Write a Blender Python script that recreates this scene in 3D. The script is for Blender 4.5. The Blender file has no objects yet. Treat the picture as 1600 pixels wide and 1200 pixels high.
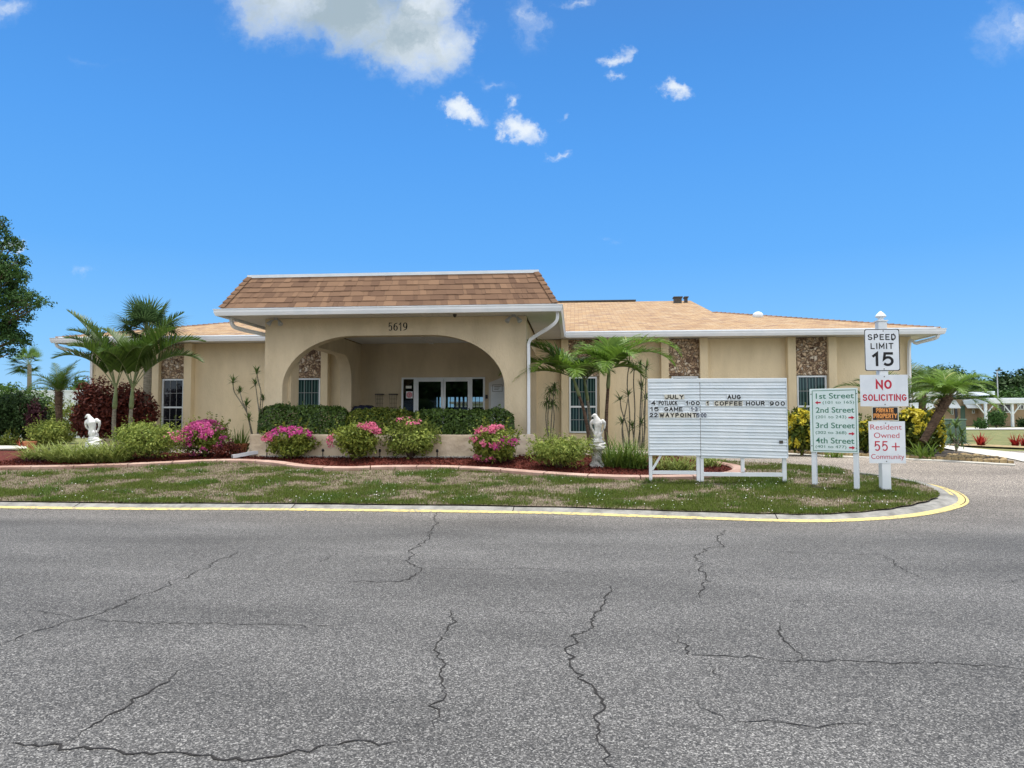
import bpy, bmesh, math, random
import numpy as np
from mathutils import Vector, noise, Matrix
random.seed(7); rng = np.random.default_rng(11)
R = math.radians
S = bpy.context.scene
COL = S.collection
# ------------------------------------------------------------------ camera, sky, sun, exposure
EYE = Vector((0, 0, 1.6)); F = 1100.0; YAW = R(5.1); PIT = R(2.86)
cd = bpy.data.cameras.new('camera'); cam = bpy.data.objects.new('camera', cd); COL.objects.link(cam)
cam.location = EYE; cam.rotation_euler = (R(90)+PIT, 0, YAW)
cd.sensor_width = 36; cd.lens = F/1600*36; cd.clip_start = .05; cd.clip_end = 3000
S.camera = cam
S.render.resolution_x = 1024; S.render.resolution_y = 768
S.view_settings.view_transform = 'Standard'; S.view_settings.look = 'None'; S.view_settings.gamma = 1
S.view_settings.exposure = 0.72
SUN = Vector((0.10, 0.13, 1.0)).normalized()
sl = bpy.data.lights.new('sun', 'SUN'); sl.energy = 3.0; sl.angle = R(.5); sl.color = (1, .96, .90)
so = bpy.data.objects.new('sun', sl); COL.objects.link(so)
so.rotation_euler = (-SUN).to_track_quat('-Z', 'Y').to_euler(); so.location = (0, 0, 40)

def srgb(r, g, b):
    f = lambda c: (c/255/12.92) if c/255 <= .04045 else ((c/255+.055)/1.055)**2.4
    return (f(r), f(g), f(b), 1)

def ray(px, py):
    x = (px-800)/F; y = (600-py)/F
    cy, sy, cp, sp = math.cos(YAW), math.sin(YAW), math.cos(PIT), math.sin(PIT)
    dy = cp-y*sp; dz = sp+y*cp
    return Vector((x*cy-dy*sy, x*sy+dy*cy, dz))
def W(px, py, Y):
    d = ray(px, py); return EYE+d*(Y/d.y)
def smooth(a, b, x):
    t = min(1, max(0, (x-a)/(b-a))); return t*t*(3-2*t)
def zroad(x, y):
    return .62*smooth(11.0, 18.6, y)+.33*smooth(20, 75, y)
def zisl(x, y):
    return zroad(x, y)+.075
def G(px, py, h=zroad):
    d = ray(px, py); t = 1.0
    while t < 400:
        p = EYE+d*t
        if p.z <= h(p.x, p.y): return p
        t += .01+t*.0005
    return p

# sky: Nishita + clouds laid out by world direction
w = bpy.data.worlds.new('World'); S.world = w; w.use_nodes = True
nt = w.node_tree; nt.nodes.clear()
def N(t, **k):
    n = nt.nodes.new(t)
    for a, b in k.items(): setattr(n, a, b)
    return n
L = lambda a, b: nt.links.new(a, b)
out = N('ShaderNodeOutputWorld'); bg = N('ShaderNodeBackground'); sky = N('ShaderNodeTexSky')
sky.sky_type = 'NISHITA'; sky.sun_disc = False
sky.sun_elevation = math.asin(SUN.z); sky.sun_rotation = math.atan2(SUN.x, SUN.y)
sky.air_density = 1.0; sky.dust_density = .25; sky.ozone_density = 2.4; sky.altitude = 200
bg.inputs[1].default_value = .10
hs = N('ShaderNodeHueSaturation'); hs.inputs['Saturation'].default_value = 1.22; hs.inputs['Value'].default_value = 1.16
L(sky.outputs[0], hs.inputs['Color'])
tc = N('ShaderNodeTexCoord'); sep = N('ShaderNodeSeparateXYZ'); L(tc.outputs['Generated'], sep.inputs[0])
def M(op, a, b=None, clamp=False):
    n = N('ShaderNodeMath', operation=op); n.use_clamp = clamp
    for i, v in enumerate((a, b)):
        if v is None: continue
        if isinstance(v, (int, float)): n.inputs[i].default_value = v
        else: L(v, n.inputs[i])
    return n.outputs[0]
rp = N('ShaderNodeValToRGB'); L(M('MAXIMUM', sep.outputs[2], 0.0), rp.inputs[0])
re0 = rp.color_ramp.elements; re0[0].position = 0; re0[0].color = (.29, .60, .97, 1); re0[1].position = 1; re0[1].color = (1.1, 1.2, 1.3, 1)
for p_, c_ in ((.10, (.205, .54, .98)), (.22, (.116, .425, .97)), (.36, (.086, .355, .90)), (.46, (.070, .30, .80)), (.62, (.07, .22, .60)), (.80, (.45, .60, .85))):  # zenith stops raised to pale white, added fill light for the walls
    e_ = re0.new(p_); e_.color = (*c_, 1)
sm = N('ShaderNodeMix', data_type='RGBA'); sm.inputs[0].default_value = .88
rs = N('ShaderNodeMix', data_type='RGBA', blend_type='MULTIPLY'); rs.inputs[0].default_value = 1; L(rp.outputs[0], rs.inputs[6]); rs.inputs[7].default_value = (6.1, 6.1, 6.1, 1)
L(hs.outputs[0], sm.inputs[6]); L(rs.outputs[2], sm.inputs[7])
ysafe = M('MAXIMUM', sep.outputs[1], .05)
u = M('DIVIDE', sep.outputs[0], ysafe); v = M('DIVIDE', sep.outputs[2], ysafe)
cmb = N('ShaderNodeCombineXYZ'); 
cm0 = N('ShaderNodeCombineXYZ'); L(u, cm0.inputs[0]); L(v, cm0.inputs[1])
wz = N('ShaderNodeTexNoise'); wz.inputs['Scale'].default_value = 22; wz.inputs['Detail'].default_value = 6; wz.inputs['Roughness'].default_value = .65; L(cm0.outputs[0], wz.inputs['Vector'])
ws = N('ShaderNodeSeparateColor'); L(wz.outputs['Color'], ws.inputs[0])
L(M('ADD', u, M('MULTIPLY', M('SUBTRACT', ws.outputs[0], .5), .10)), cmb.inputs[0]); L(M('ADD', v, M('MULTIPLY', M('SUBTRACT', ws.outputs[1], .5), .07)), cmb.inputs[1])
nz = N('ShaderNodeTexNoise'); nz.inputs['Scale'].default_value = 13; nz.inputs['Detail'].default_value = 10; nz.inputs['Roughness'].default_value = .6
L(cmb.outputs[0], nz.inputs['Vector'])
nzb = N('ShaderNodeTexNoise'); nzb.inputs['Scale'].default_value = 6; nzb.inputs['Detail'].default_value = 3
L(cmb.outputs[0], nzb.inputs['Vector'])
# (px, py, rx, ry, rot, weight)
CL = [(470, -10, 165, 110, 0, 1.5), (560, 30, 150, 85, 20, 1.6), (635, 60, 120, 85, 25, 1.6), (660, 10, 100, 80, 0, 1.4), (690, 70, 75, 75, 0, 1.2),
      (722, 176, 52, 26, 18, 1.25), (812, 208, 52, 30, 15, 1.2), (802, 165, 22, 22, 0, .7), (828, 28, 48, 60, 15, .55), (772, 133, 38, 16, 0, .45),
      (967, 92, 36, 16, -5, .9), (958, 120, 18, 12, 0, .65), (1052, 138, 38, 20, 5, 1.15), (882, 182, 14, 12, 0, .55), (866, 243, 22, 10, 0, .6),
      (1590, 40, 85, 60, 0, .5), (10, 15, 75, 40, 0, .42), (18, 384, 28, 13, 0, .8), (132, 420, 26, 12, 0, .35), (956, 383, 18, 9, 0, .4),
      (903, 5, 45, 14, 0, .4), (150, 100, 60, 14, 0, .22)]
fld = None
for (px, py, rx, ry, rot, wt) in CL:
    d = ray(px, py)
    mp = N('ShaderNodeMapping', vector_type='TEXTURE')
    mp.inputs['Location'].default_value = (d.x/d.y, d.z/d.y, 0); mp.inputs['Rotation'].default_value = (0, 0, R(-rot))
    mp.inputs['Scale'].default_value = (rx/F, ry/F, 1); L(cmb.outputs[0], mp.inputs[0])
    ln = N('ShaderNodeVectorMath', operation='LENGTH'); L(mp.outputs[0], ln.inputs[0])
    k = M('MULTIPLY', M('SUBTRACT', 1.0, ln.outputs['Value'], True), wt)
    fld = k if fld is None else M('MAXIMUM', fld, k)
den = M('ADD', fld, M('MULTIPLY', M('SUBTRACT', nz.outputs[0], .5), 1.9))
mr = N('ShaderNodeMapRange', interpolation_type='SMOOTHSTEP'); mr.inputs[1].default_value = -.05; mr.inputs[2].default_value = 1.15; L(den, mr.inputs[0])
gate = N('ShaderNodeMapRange'); gate.inputs[1].default_value = .0; gate.inputs[2].default_value = .45; L(fld, gate.inputs[0])
front = M('GREATER_THAN', sep.outputs[1], .05)
al = M('MULTIPLY', M('MULTIPLY', M('MULTIPLY', mr.outputs[0], gate.outputs[0]), front), .93)
# cloud tone: grey thick base, white rim
d0 = ray(545, 25)
mp = N('ShaderNodeMapping', vector_type='TEXTURE'); mp.inputs['Location'].default_value = (d0.x/d0.y, d0.z/d0.y, 0); mp.inputs['Rotation'].default_value = (0, 0, R(-15))
mp.inputs['Scale'].default_value = (215/F, 105/F, 1); L(cmb.outputs[0], mp.inputs[0])
ln = N('ShaderNodeVectorMath', operation='LENGTH'); L(mp.outputs[0], ln.inputs[0])
gray = M('ADD', M('SUBTRACT', 1.0, ln.outputs['Value']), M('MULTIPLY', M('SUBTRACT', nz.outputs[0], .5), 2.2))
g2 = N('ShaderNodeMapRange', interpolation_type='SMOOTHSTEP'); g2.inputs[1].default_value = -.35; g2.inputs[2].default_value = .95; L(gray, g2.inputs[0])
cc = N('ShaderNodeMix', data_type='RGBA'); L(g2.outputs[0], cc.inputs[0])
cc.inputs[6].default_value = (5.4, 5.8, 6.1, 1); cc.inputs[7].default_value = (2.5, 3.1, 3.4, 1)
mx = N('ShaderNodeMix', data_type='RGBA'); L(al, mx.inputs[0]); L(sm.outputs[2], mx.inputs[6]); L(cc.outputs[2], mx.inputs[7])
# unseen bright cloud added behind the viewer as fill light on the facade
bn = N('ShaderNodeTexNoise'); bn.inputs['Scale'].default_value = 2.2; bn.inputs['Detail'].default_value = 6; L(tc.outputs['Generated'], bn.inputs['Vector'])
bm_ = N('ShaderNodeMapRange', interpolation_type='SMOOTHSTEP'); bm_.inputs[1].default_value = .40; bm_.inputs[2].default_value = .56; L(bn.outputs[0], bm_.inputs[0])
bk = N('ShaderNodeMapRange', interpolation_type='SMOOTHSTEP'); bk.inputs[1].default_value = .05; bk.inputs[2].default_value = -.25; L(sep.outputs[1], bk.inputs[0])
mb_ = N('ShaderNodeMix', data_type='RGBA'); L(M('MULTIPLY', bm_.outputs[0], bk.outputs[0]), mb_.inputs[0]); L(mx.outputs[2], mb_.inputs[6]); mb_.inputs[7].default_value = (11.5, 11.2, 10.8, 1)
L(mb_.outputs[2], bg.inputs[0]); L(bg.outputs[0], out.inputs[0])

# ------------------------------------------------------------------ materials
MT = {}
def mat(name, c1, c2=None, scale=5, rough=.8, bump=0, bscale=None, detail=4, c3=None, spec=.3, metal=0, stretch=None, bdist=.02):
    m = bpy.data.materials.new(name); m.use_nodes = True; t = m.node_tree; b = t.nodes['Principled BSDF']
    b.inputs['Roughness'].default_value = rough; b.inputs['Specular IOR Level'].default_value = spec; b.inputs['Metallic'].default_value = metal
    c1 = tuple(c1)+(1,) if len(c1) == 3 else c1
    g = t.nodes.new('ShaderNodeNewGeometry'); vec = g.outputs['Position']
    if stretch:
        mp = t.nodes.new('ShaderNodeMapping'); mp.inputs['Scale'].default_value = stretch; t.links.new(vec, mp.inputs[0]); vec = mp.outputs[0]
    if c2:
        c2 = tuple(c2)+(1,) if len(c2) == 3 else c2
        n = t.nodes.new('ShaderNodeTexNoise'); n.inputs['Scale'].default_value = scale; n.inputs['Detail'].default_value = detail; n.inputs['Roughness'].default_value = .6
        t.links.new(vec, n.inputs['Vector'])
        r = t.nodes.new('ShaderNodeValToRGB'); r.color_ramp.elements[0].position = .36; r.color_ramp.elements[1].position = .64
        r.color_ramp.elements[0].color = c1; r.color_ramp.elements[1].color = c2
        if c3: e = r.color_ramp.elements.new(.5); e.color = tuple(c3)+(1,) if len(c3) == 3 else c3
        t.links.new(n.outputs[0], r.inputs[0]); t.links.new(r.outputs[0], b.inputs['Base Color'])
    else: b.inputs['Base Color'].default_value = c1
    if bump:
        n2 = t.nodes.new('ShaderNodeTexNoise'); n2.inputs['Scale'].default_value = bscale or scale*4; n2.inputs['Detail'].default_value = 5
        t.links.new(vec, n2.inputs['Vector'])
        bp = t.nodes.new('ShaderNodeBump'); bp.inputs['Strength'].default_value = bump; bp.inputs['Distance'].default_value = bdist
        t.links.new(n2.outputs[0], bp.inputs['Height']); t.links.new(bp.outputs[0], b.inputs['Normal'])
    MT[name] = m; return m
def leafmat(name, cols, rough=.5, trans=.25, spec=.35):
    spec *= .55; rough = min(.9, rough+.12)
    """one colour per leaf, picked at random from the list"""
    m = bpy.data.materials.new(name); m.use_nodes = True; t = m.node_tree; b = t.nodes['Principled BSDF']
    b.inputs['Roughness'].default_value = rough; b.inputs['Specular IOR Level'].default_value = spec
    g = t.nodes.new('ShaderNodeNewGeometry'); r = t.nodes.new('ShaderNodeValToRGB')
    els = r.color_ramp.elements
    for i, c in enumerate(cols):
        p = i/(len(cols)-1)
        e = els[0] if i == 0 else (els[1] if i == len(cols)-1 else els.new(p))
        e.position = p
    for i, c in enumerate(cols): els[i].color = (*c, 1)
    t.links.new(g.outputs['Random Per Island'], r.inputs[0]); t.links.new(r.outputs[0], b.inputs['Base Color'])
    if trans:
        tr = t.nodes.new('ShaderNodeBsdfTranslucent'); ms = t.nodes.new('ShaderNodeMixShader'); ms.inputs[0].default_value = trans
        t.links.new(r.outputs[0], tr.inputs[0]); t.links.new(b.outputs[0], ms.inputs[1]); t.links.new(tr.outputs[0], ms.inputs[2])
        t.links.new(ms.outputs[0], t.nodes['Material Output'].inputs[0])
    MT[name] = m; return m

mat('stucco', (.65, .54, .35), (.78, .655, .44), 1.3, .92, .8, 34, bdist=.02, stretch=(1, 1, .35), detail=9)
mat('stucco_shaded', (.54, .45, .305), (.66, .555, .385), 1.5, .92, .9, 26, bdist=.025, stretch=(1, 1, .4), detail=9)  # wing stucco darkened: the porch's deeper shade is painted into the colour
mat('planter_stucco', (.58, .47, .33), (.70, .58, .43), 2, .92, .9, 9, bdist=.03)
mat('white_paint', (.70, .76, .80), (.79, .83, .86), 3, .35)
mat('gutter_white', (.72, .76, .79), (.80, .82, .84), 2, .35)
mat('soffit', (.62, .62, .60), (.68, .67, .64), 2, .6)
mat('vinyl', (.64, .72, .77), (.74, .80, .84), 2.5, .4)
mat('sign_white', (.68, .74, .80), (.79, .84, .89), 2.5, .45, detail=9)
mat('sign_mint', (.68, .80, .80), (.73, .84, .83), 4, .45)
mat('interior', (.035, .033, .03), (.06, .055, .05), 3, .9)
def tinted_glass():
    m = bpy.data.materials.new('tinted_glass'); m.use_nodes = True; t = m.node_tree; t.nodes.remove(t.nodes['Principled BSDF'])
    tr = t.nodes.new('ShaderNodeBsdfTransparent'); tr.inputs[0].default_value = (.62, .66, .66, 1); gl = t.nodes.new('ShaderNodeBsdfGlossy'); gl.inputs['Roughness'].default_value = .02
    fr = t.nodes.new('ShaderNodeFresnel'); fr.inputs[0].default_value = 1.6; ms = t.nodes.new('ShaderNodeMixShader')
    t.links.new(fr.outputs[0], ms.inputs[0]); t.links.new(tr.outputs[0], ms.inputs[1]); t.links.new(gl.outputs[0], ms.inputs[2]); t.links.new(ms.outputs[0], t.nodes['Material Output'].inputs[0]); MT['tinted_glass'] = m
tinted_glass()
mat('black', (.012, .012, .014), rough=.5)
mat('black_gap', (.03, .03, .03), rough=.8)
mat('metal_dark', (.05, .045, .04), (.09, .08, .07), 20, .5)
mat('red_ink', (.50, .02, .05), rough=.5)
mat('green_ink', (.05, .20, .13), rough=.5)
mat('blue_ink', (.012, .022, .07), rough=.5)
mat('orange_ink', (.85, .36, .10), rough=.5)
mat('clear_strip', (.62, .60, .50), (.74, .74, .68), 8, .25)
mat('navy', (.008, .012, .035), (.015, .02, .05), 4, .7)
mat('concrete', (.17, .165, .15), (.33, .32, .29), 4, .9, .5, 60, detail=9)
mat('yellow_paint', (.25, .235, .19), (.68, .54, .21), 16, .85, .3, 80, detail=10, c3=(.60, .475, .18))
mat('edging', (.33, .205, .16), (.50, .35, .285), 1.6, .9, .5, 40, detail=7)
mat('brick_edging', (.24, .17, .09), (.45, .34, .18), 6, .9, .6, 30)
mat('mulch', (.055, .012, .008), (.16, .032, .018), 26, .95, 1.0, 60, detail=8, c3=(.10, .02, .012))
mat('dark_mulch', (.03, .025, .02), (.09, .07, .05), 20, .95, 1.0, 50, detail=8)
mat('soil', (.11, .08, .06), (.23, .175, .14), 5, .95, .8, 50, detail=9, c3=(.20, .17, .11))
mat('lawn', (.12, .13, .045), (.24, .21, .09), 2.2, .95, .6, 40, detail=9, c3=(.17, .18, .065))
mat('bark', (.14, .11, .08), (.28, .23, .17), 9, .95, .8, 40, stretch=(1, 1, 4))
mat('palm_trunk', (.13, .12, .085), (.29, .265, .20), 6, .9, .7, 30, stretch=(1, 1, 6))
mat('brown_trunk', (.07, .045, .03), (.17, .11, .075), 9, .95, .9, 40, stretch=(1, 1, 3))
mat('crownshaft', (.10, .14, .05), (.20, .23, .10), 5, .5)
mat('plaster', (.70, .70, .68), (.84, .84, .82), 10, .6, .3, 40)
mat('aged_plaster', (.52, .50, .46), (.78, .76, .72), 12, .75, .4, 40)
mat('util_green', (.09, .16, .13), (.12, .20, .16), 3, .5)
mat('terracotta', (.40, .15, .07), (.5, .2, .1), 8, .85)
mat('tan_wall', (.36, .26, .17), (.42, .31, .21), 2, .9)
mat('gray_paint', (.35, .36, .36), rough=.5)
mat('path_concrete', (.45, .43, .38), (.58, .56, .50), 3, .9)
mat('lamp_metal', (.5, .47, .4), rough=.4)

def asphalt():
    m = bpy.data.materials.new('asphalt'); m.use_nodes = True; t = m.node_tree; b = t.nodes['Principled BSDF']; b.inputs['Roughness'].default_value = .85
    b.inputs['Specular IOR Level'].default_value = .3
    nn = t.nodes.new; l = t.links.new
    g = nn('ShaderNodeNewGeometry'); P = g.outputs['Position']
    v = nn('ShaderNodeTexVoronoi'); v.inputs['Scale'].default_value = 125; l(P, v.inputs['Vector'])
    sc = nn('ShaderNodeSeparateColor'); l(v.outputs['Color'], sc.inputs[0])
    r = nn('ShaderNodeValToRGB'); e = r.color_ramp.elements
    e[0].position = 0; e[0].color = (.030, .030, .030, 1); e[1].position = 1; e[1].color = (.33, .32, .295, 1)
    for p, c in ((.30, .062), (.62, .108), (.82, .165), (.93, .245)): x = e.new(p); x.color = (c, c*.965, c*.91, 1)
    l(sc.outputs[0], r.inputs[0])
    v2 = nn('ShaderNodeTexVoronoi'); v2.inputs['Scale'].default_value = 230; l(P, v2.inputs['Vector'])
    s2 = nn('ShaderNodeSeparateColor'); l(v2.outputs['Color'], s2.inputs[0])
    mm = nn('ShaderNodeMix'); mm.data_type = 'RGBA'; mm.blend_type = 'MULTIPLY'; mm.inputs[0].default_value = .75
    rr = nn('ShaderNodeMapRange'); rr.inputs[3].default_value = .6; rr.inputs[4].default_value = 1.4; l(s2.outputs[1], rr.inputs[0])
    l(r.outputs[0], mm.inputs[6]); l(rr.outputs[0], mm.inputs[7])
    # broad stains and wheel wear
    mp = nn('ShaderNodeMapping'); mp.inputs['Scale'].default_value = (.35, 1, 1); l(P, mp.inputs[0])
    n = nn('ShaderNodeTexNoise'); n.inputs['Scale'].default_value = .8; n.inputs['Detail'].default_value = 6; l(mp.outputs[0], n.inputs['Vector'])
    r3 = nn('ShaderNodeMapRange'); r3.inputs[1].default_value = .3; r3.inputs[2].default_value = .7; r3.inputs[3].default_value = .74; r3.inputs[4].default_value = 1.24; l(n.outputs[0], r3.inputs[0])
    m2 = nn('ShaderNodeMix'); m2.data_type = 'RGBA'; m2.blend_type = 'MULTIPLY'; m2.inputs[0].default_value = 1; l(mm.outputs[2], m2.inputs[6]); l(r3.outputs[0], m2.inputs[7])
    # the drive and the road's far edge turn paler and warmer
    sp = nn('ShaderNodeSeparateXYZ'); l(P, sp.inputs[0])
    r4 = nn('ShaderNodeMapRange'); r4.inputs[1].default_value = 10; r4.inputs[2].default_value = 17; l(sp.outputs[1], r4.inputs[0])
    m3 = nn('ShaderNodeMix'); m3.data_type = 'RGBA'; m3.blend_type = 'MULTIPLY'; l(r4.outputs[0], m3.inputs[0]); l(m2.outputs[2], m3.inputs[6]); m3.inputs[7].default_value = (2.3, 2.05, 1.8, 1)
    l(m3.outputs[2], b.inputs['Base Color'])
    bp = nn('ShaderNodeBump'); bp.inputs['Strength'].default_value = .6; bp.inputs['Distance'].default_value = .006
    l(sc.outputs[0], bp.inputs['Height']); l(bp.outputs[0], b.inputs['Normal']); MT['asphalt'] = m
asphalt()
mat('crack', (.025, .023, .021), rough=.95)

def shingle_mat():
    m = bpy.data.materials.new('roof_shingle'); m.use_nodes = True; t = m.node_tree; b = t.nodes['Principled BSDF']; b.inputs['Roughness'].default_value = .9
    nn = t.nodes.new; l = t.links.new
    uv = nn('ShaderNodeTexCoord')
    br = nn('ShaderNodeTexBrick'); l(uv.outputs['UV'], br.inputs['Vector'])
    br.inputs['Scale'].default_value = 1; br.inputs['Brick Width'].default_value = .32; br.inputs['Row Height'].default_value = .145; br.inputs['Mortar Size'].default_value = .012
    br.inputs['Color1'].default_value = (.0, .0, .0, 1); br.inputs['Color2'].default_value = (1, 1, 1, 1); br.inputs['Mortar'].default_value = (0.1, .1, .1, 1)
    r = nn('ShaderNodeValToRGB'); e = r.color_ramp.elements
    e[0].color = (.20, .12, .085, 1); e[1].color = (.54, .40, .23, 1)
    for p, c in ((.3, (.34, .21, .10)), (.6, (.44, .29, .145)), (.82, (.37, .265, .165))): x = e.new(p); x.color = (*c, 1)
    n = nn('ShaderNodeTexNoise'); n.inputs['Scale'].default_value = 2.6; n.inputs['Detail'].default_value = 8; n.inputs['Roughness'].default_value = .7; mq = nn('ShaderNodeMapping'); mq.inputs['Scale'].default_value = (.7, 2.4, 1); l(uv.outputs['UV'], mq.inputs[0]); l(mq.outputs[0], n.inputs['Vector'])
    ad = nn('ShaderNodeMath'); ad.operation = 'MULTIPLY_ADD'; l(n.outputs[0], ad.inputs[0]); ad.inputs[1].default_value = 1.7; 
    mu = nn('ShaderNodeMath'); mu.operation = 'MULTIPLY_ADD'; l(br.outputs[0], mu.inputs[0]); mu.inputs[1].default_value = .8; mu.inputs[2].default_value = -.75
    l(mu.outputs[0], ad.inputs[2]); l(ad.outputs[0], r.inputs[0])
    mx = nn('ShaderNodeMix'); mx.data_type = 'RGBA'; fm_ = nn('ShaderNodeMath'); fm_.operation = 'MULTIPLY'; l(br.outputs['Fac'], fm_.inputs[0]); fm_.inputs[1].default_value = .45; l(fm_.outputs[0], mx.inputs[0]); l(r.outputs[0], mx.inputs[6]); mx.inputs[7].default_value = (.18, .10, .055, 1)
    l(mx.outputs[2], b.inputs['Base Color'])
    bp = nn('ShaderNodeBump'); bp.inputs['Distance'].default_value = .02; bp.inputs['Strength'].default_value = .8; bp.invert = True; l(br.outputs['Fac'], bp.inputs['Height']); l(bp.outputs[0], b.inputs['Normal'])
    MT['roof_shingle'] = m
shingle_mat()
leafmat('tab_shingle', [(.15, .09, .06), (.26, .16, .10), (.32, .20, .125), (.22, .145, .10), (.46, .30, .19), (.29, .18, .11), (.54, .37, .24)], .9, 0, .2)

def stone_mat():
    m = bpy.data.materials.new('rubble_stone'); m.use_nodes = True; t = m.node_tree; b = t.nodes['Principled BSDF']; b.inputs['Roughness'].default_value = .85
    nn = t.nodes.new; l = t.links.new
    g = nn('ShaderNodeNewGeometry'); ns = nn('ShaderNodeTexNoise'); ns.inputs['Scale'].default_value = 5; l(g.outputs['Position'], ns.inputs['Vector'])
    vm = nn('ShaderNodeMix'); vm.data_type = 'RGBA'; vm.blend_type = 'LINEAR_LIGHT'; vm.inputs[0].default_value = .12; l(g.outputs['Position'], vm.inputs[6]); l(ns.outputs[1], vm.inputs[7])
    v = nn('ShaderNodeTexVoronoi'); v.inputs['Scale'].default_value = 9.5; l(vm.outputs[2], v.inputs['Vector'])
    ve = nn('ShaderNodeTexVoronoi'); ve.feature = 'DISTANCE_TO_EDGE'; ve.inputs['Scale'].default_value = 9.5; l(vm.outputs[2], ve.inputs['Vector'])
    sc = nn('ShaderNodeSeparateColor'); l(v.outputs['Color'], sc.inputs[0])
    r = nn('ShaderNodeValToRGB'); e = r.color_ramp.elements; e[0].color = (.15, .09, .06, 1); e[1].color = (.75, .66, .54, 1)
    for p, c in ((.25, (.44, .30, .19)), (.5, (.58, .42, .27)), (.75, (.70, .54, .37))): x = e.new(p); x.color = (*c, 1)
    l(sc.outputs[0], r.inputs[0])
    n2 = nn('ShaderNodeTexNoise'); n2.inputs['Scale'].default_value = 30; n2.inputs['Detail'].default_value = 6; l(g.outputs['Position'], n2.inputs['Vector'])
    m1 = nn('ShaderNodeMix'); m1.data_type = 'RGBA'; m1.blend_type = 'OVERLAY'; m1.inputs[0].default_value = .6; l(r.outputs[0], m1.inputs[6]); l(n2.outputs[0], m1.inputs[7])
    mr = nn('ShaderNodeMapRange'); mr.inputs[1].default_value = .0; mr.inputs[2].default_value = .07; l(ve.outputs[0], mr.inputs[0])
    mx = nn('ShaderNodeMix'); mx.data_type = 'RGBA'; l(mr.outputs[0], mx.inputs[0]); mx.inputs[6].default_value = (.20, .125, .08, 1); l(m1.outputs[2], mx.inputs[7])
    l(mx.outputs[2], b.inputs['Base Color'])
    mr2 = nn('ShaderNodeMapRange'); mr2.inputs[2].default_value = .18; l(ve.outputs[0], mr2.inputs[0])
    bp = nn('ShaderNodeBump'); bp.inputs['Distance'].default_value = .06; bp.inputs['Strength'].default_value = 1; l(mr2.outputs[0], bp.inputs['Height']); l(bp.outputs[0], b.inputs['Normal'])
    MT['rubble_stone'] = m
stone_mat()
def glass_mat(name, col, rough=.04, spec=.8):
    m = mat(name, col, rough=rough, spec=spec); return m
glass_mat('dark_glass', (.010, .012, .016), spec=.45); 
def blinds_mat():
    m = mat('blind_glass', (.02, .03, .03), rough=.06, spec=.4); t = m.node_tree; b = t.nodes['Principled BSDF']
    g = t.nodes.new('ShaderNodeNewGeometry'); wv = t.nodes.new('ShaderNodeTexWave'); wv.bands_direction = 'X'; wv.inputs['Scale'].default_value = 3.2; wv.inputs['Distortion'].default_value = .4
    t.links.new(g.outputs['Position'], wv.inputs['Vector']); r = t.nodes.new('ShaderNodeValToRGB')
    r.color_ramp.elements[0].position = .3; r.color_ramp.elements[0].color = (.010, .026, .026, 1); r.color_ramp.elements[1].color = (.085, .15, .14, 1)
    t.links.new(wv.outputs[0], r.inputs[0]); t.links.new(r.outputs[0], b.inputs['Base Color'])
blinds_mat()

# ------------------------------------------------------------------ mesh helpers
ROOT = {}
def tag(o, label=None, cat=None, group=None, kind=None):
    if label: o['label'] = label
    if cat: o['category'] = cat
    if group: o['group'] = group
    if kind: o['kind'] = kind
    return o
def thing(name, loc, label, cat, group=None):
    o = bpy.data.objects.new(name, None); COL.objects.link(o); o.location = loc; o.empty_display_size = .2
    ROOT[o.name] = Vector(loc); return tag(o, label, cat, group)
def link(name, me, material, parent=None):
    o = bpy.data.objects.new(name, me); COL.objects.link(o)
    if material: me.materials.append(MT[material] if isinstance(material, str) else material)
    if parent is not None:
        off = ROOT[parent.name]; me.transform(Matrix.Translation(-off)); o.parent = parent; ROOT[o.name] = off
    else: ROOT[o.name] = Vector((0, 0, 0))
    return o
def rebase(o, loc):
    """move a single-mesh thing's origin to its base"""
    loc = Vector(loc); o.data.transform(Matrix.Translation(-loc)); o.location = loc; ROOT[o.name] = loc; return o
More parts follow.
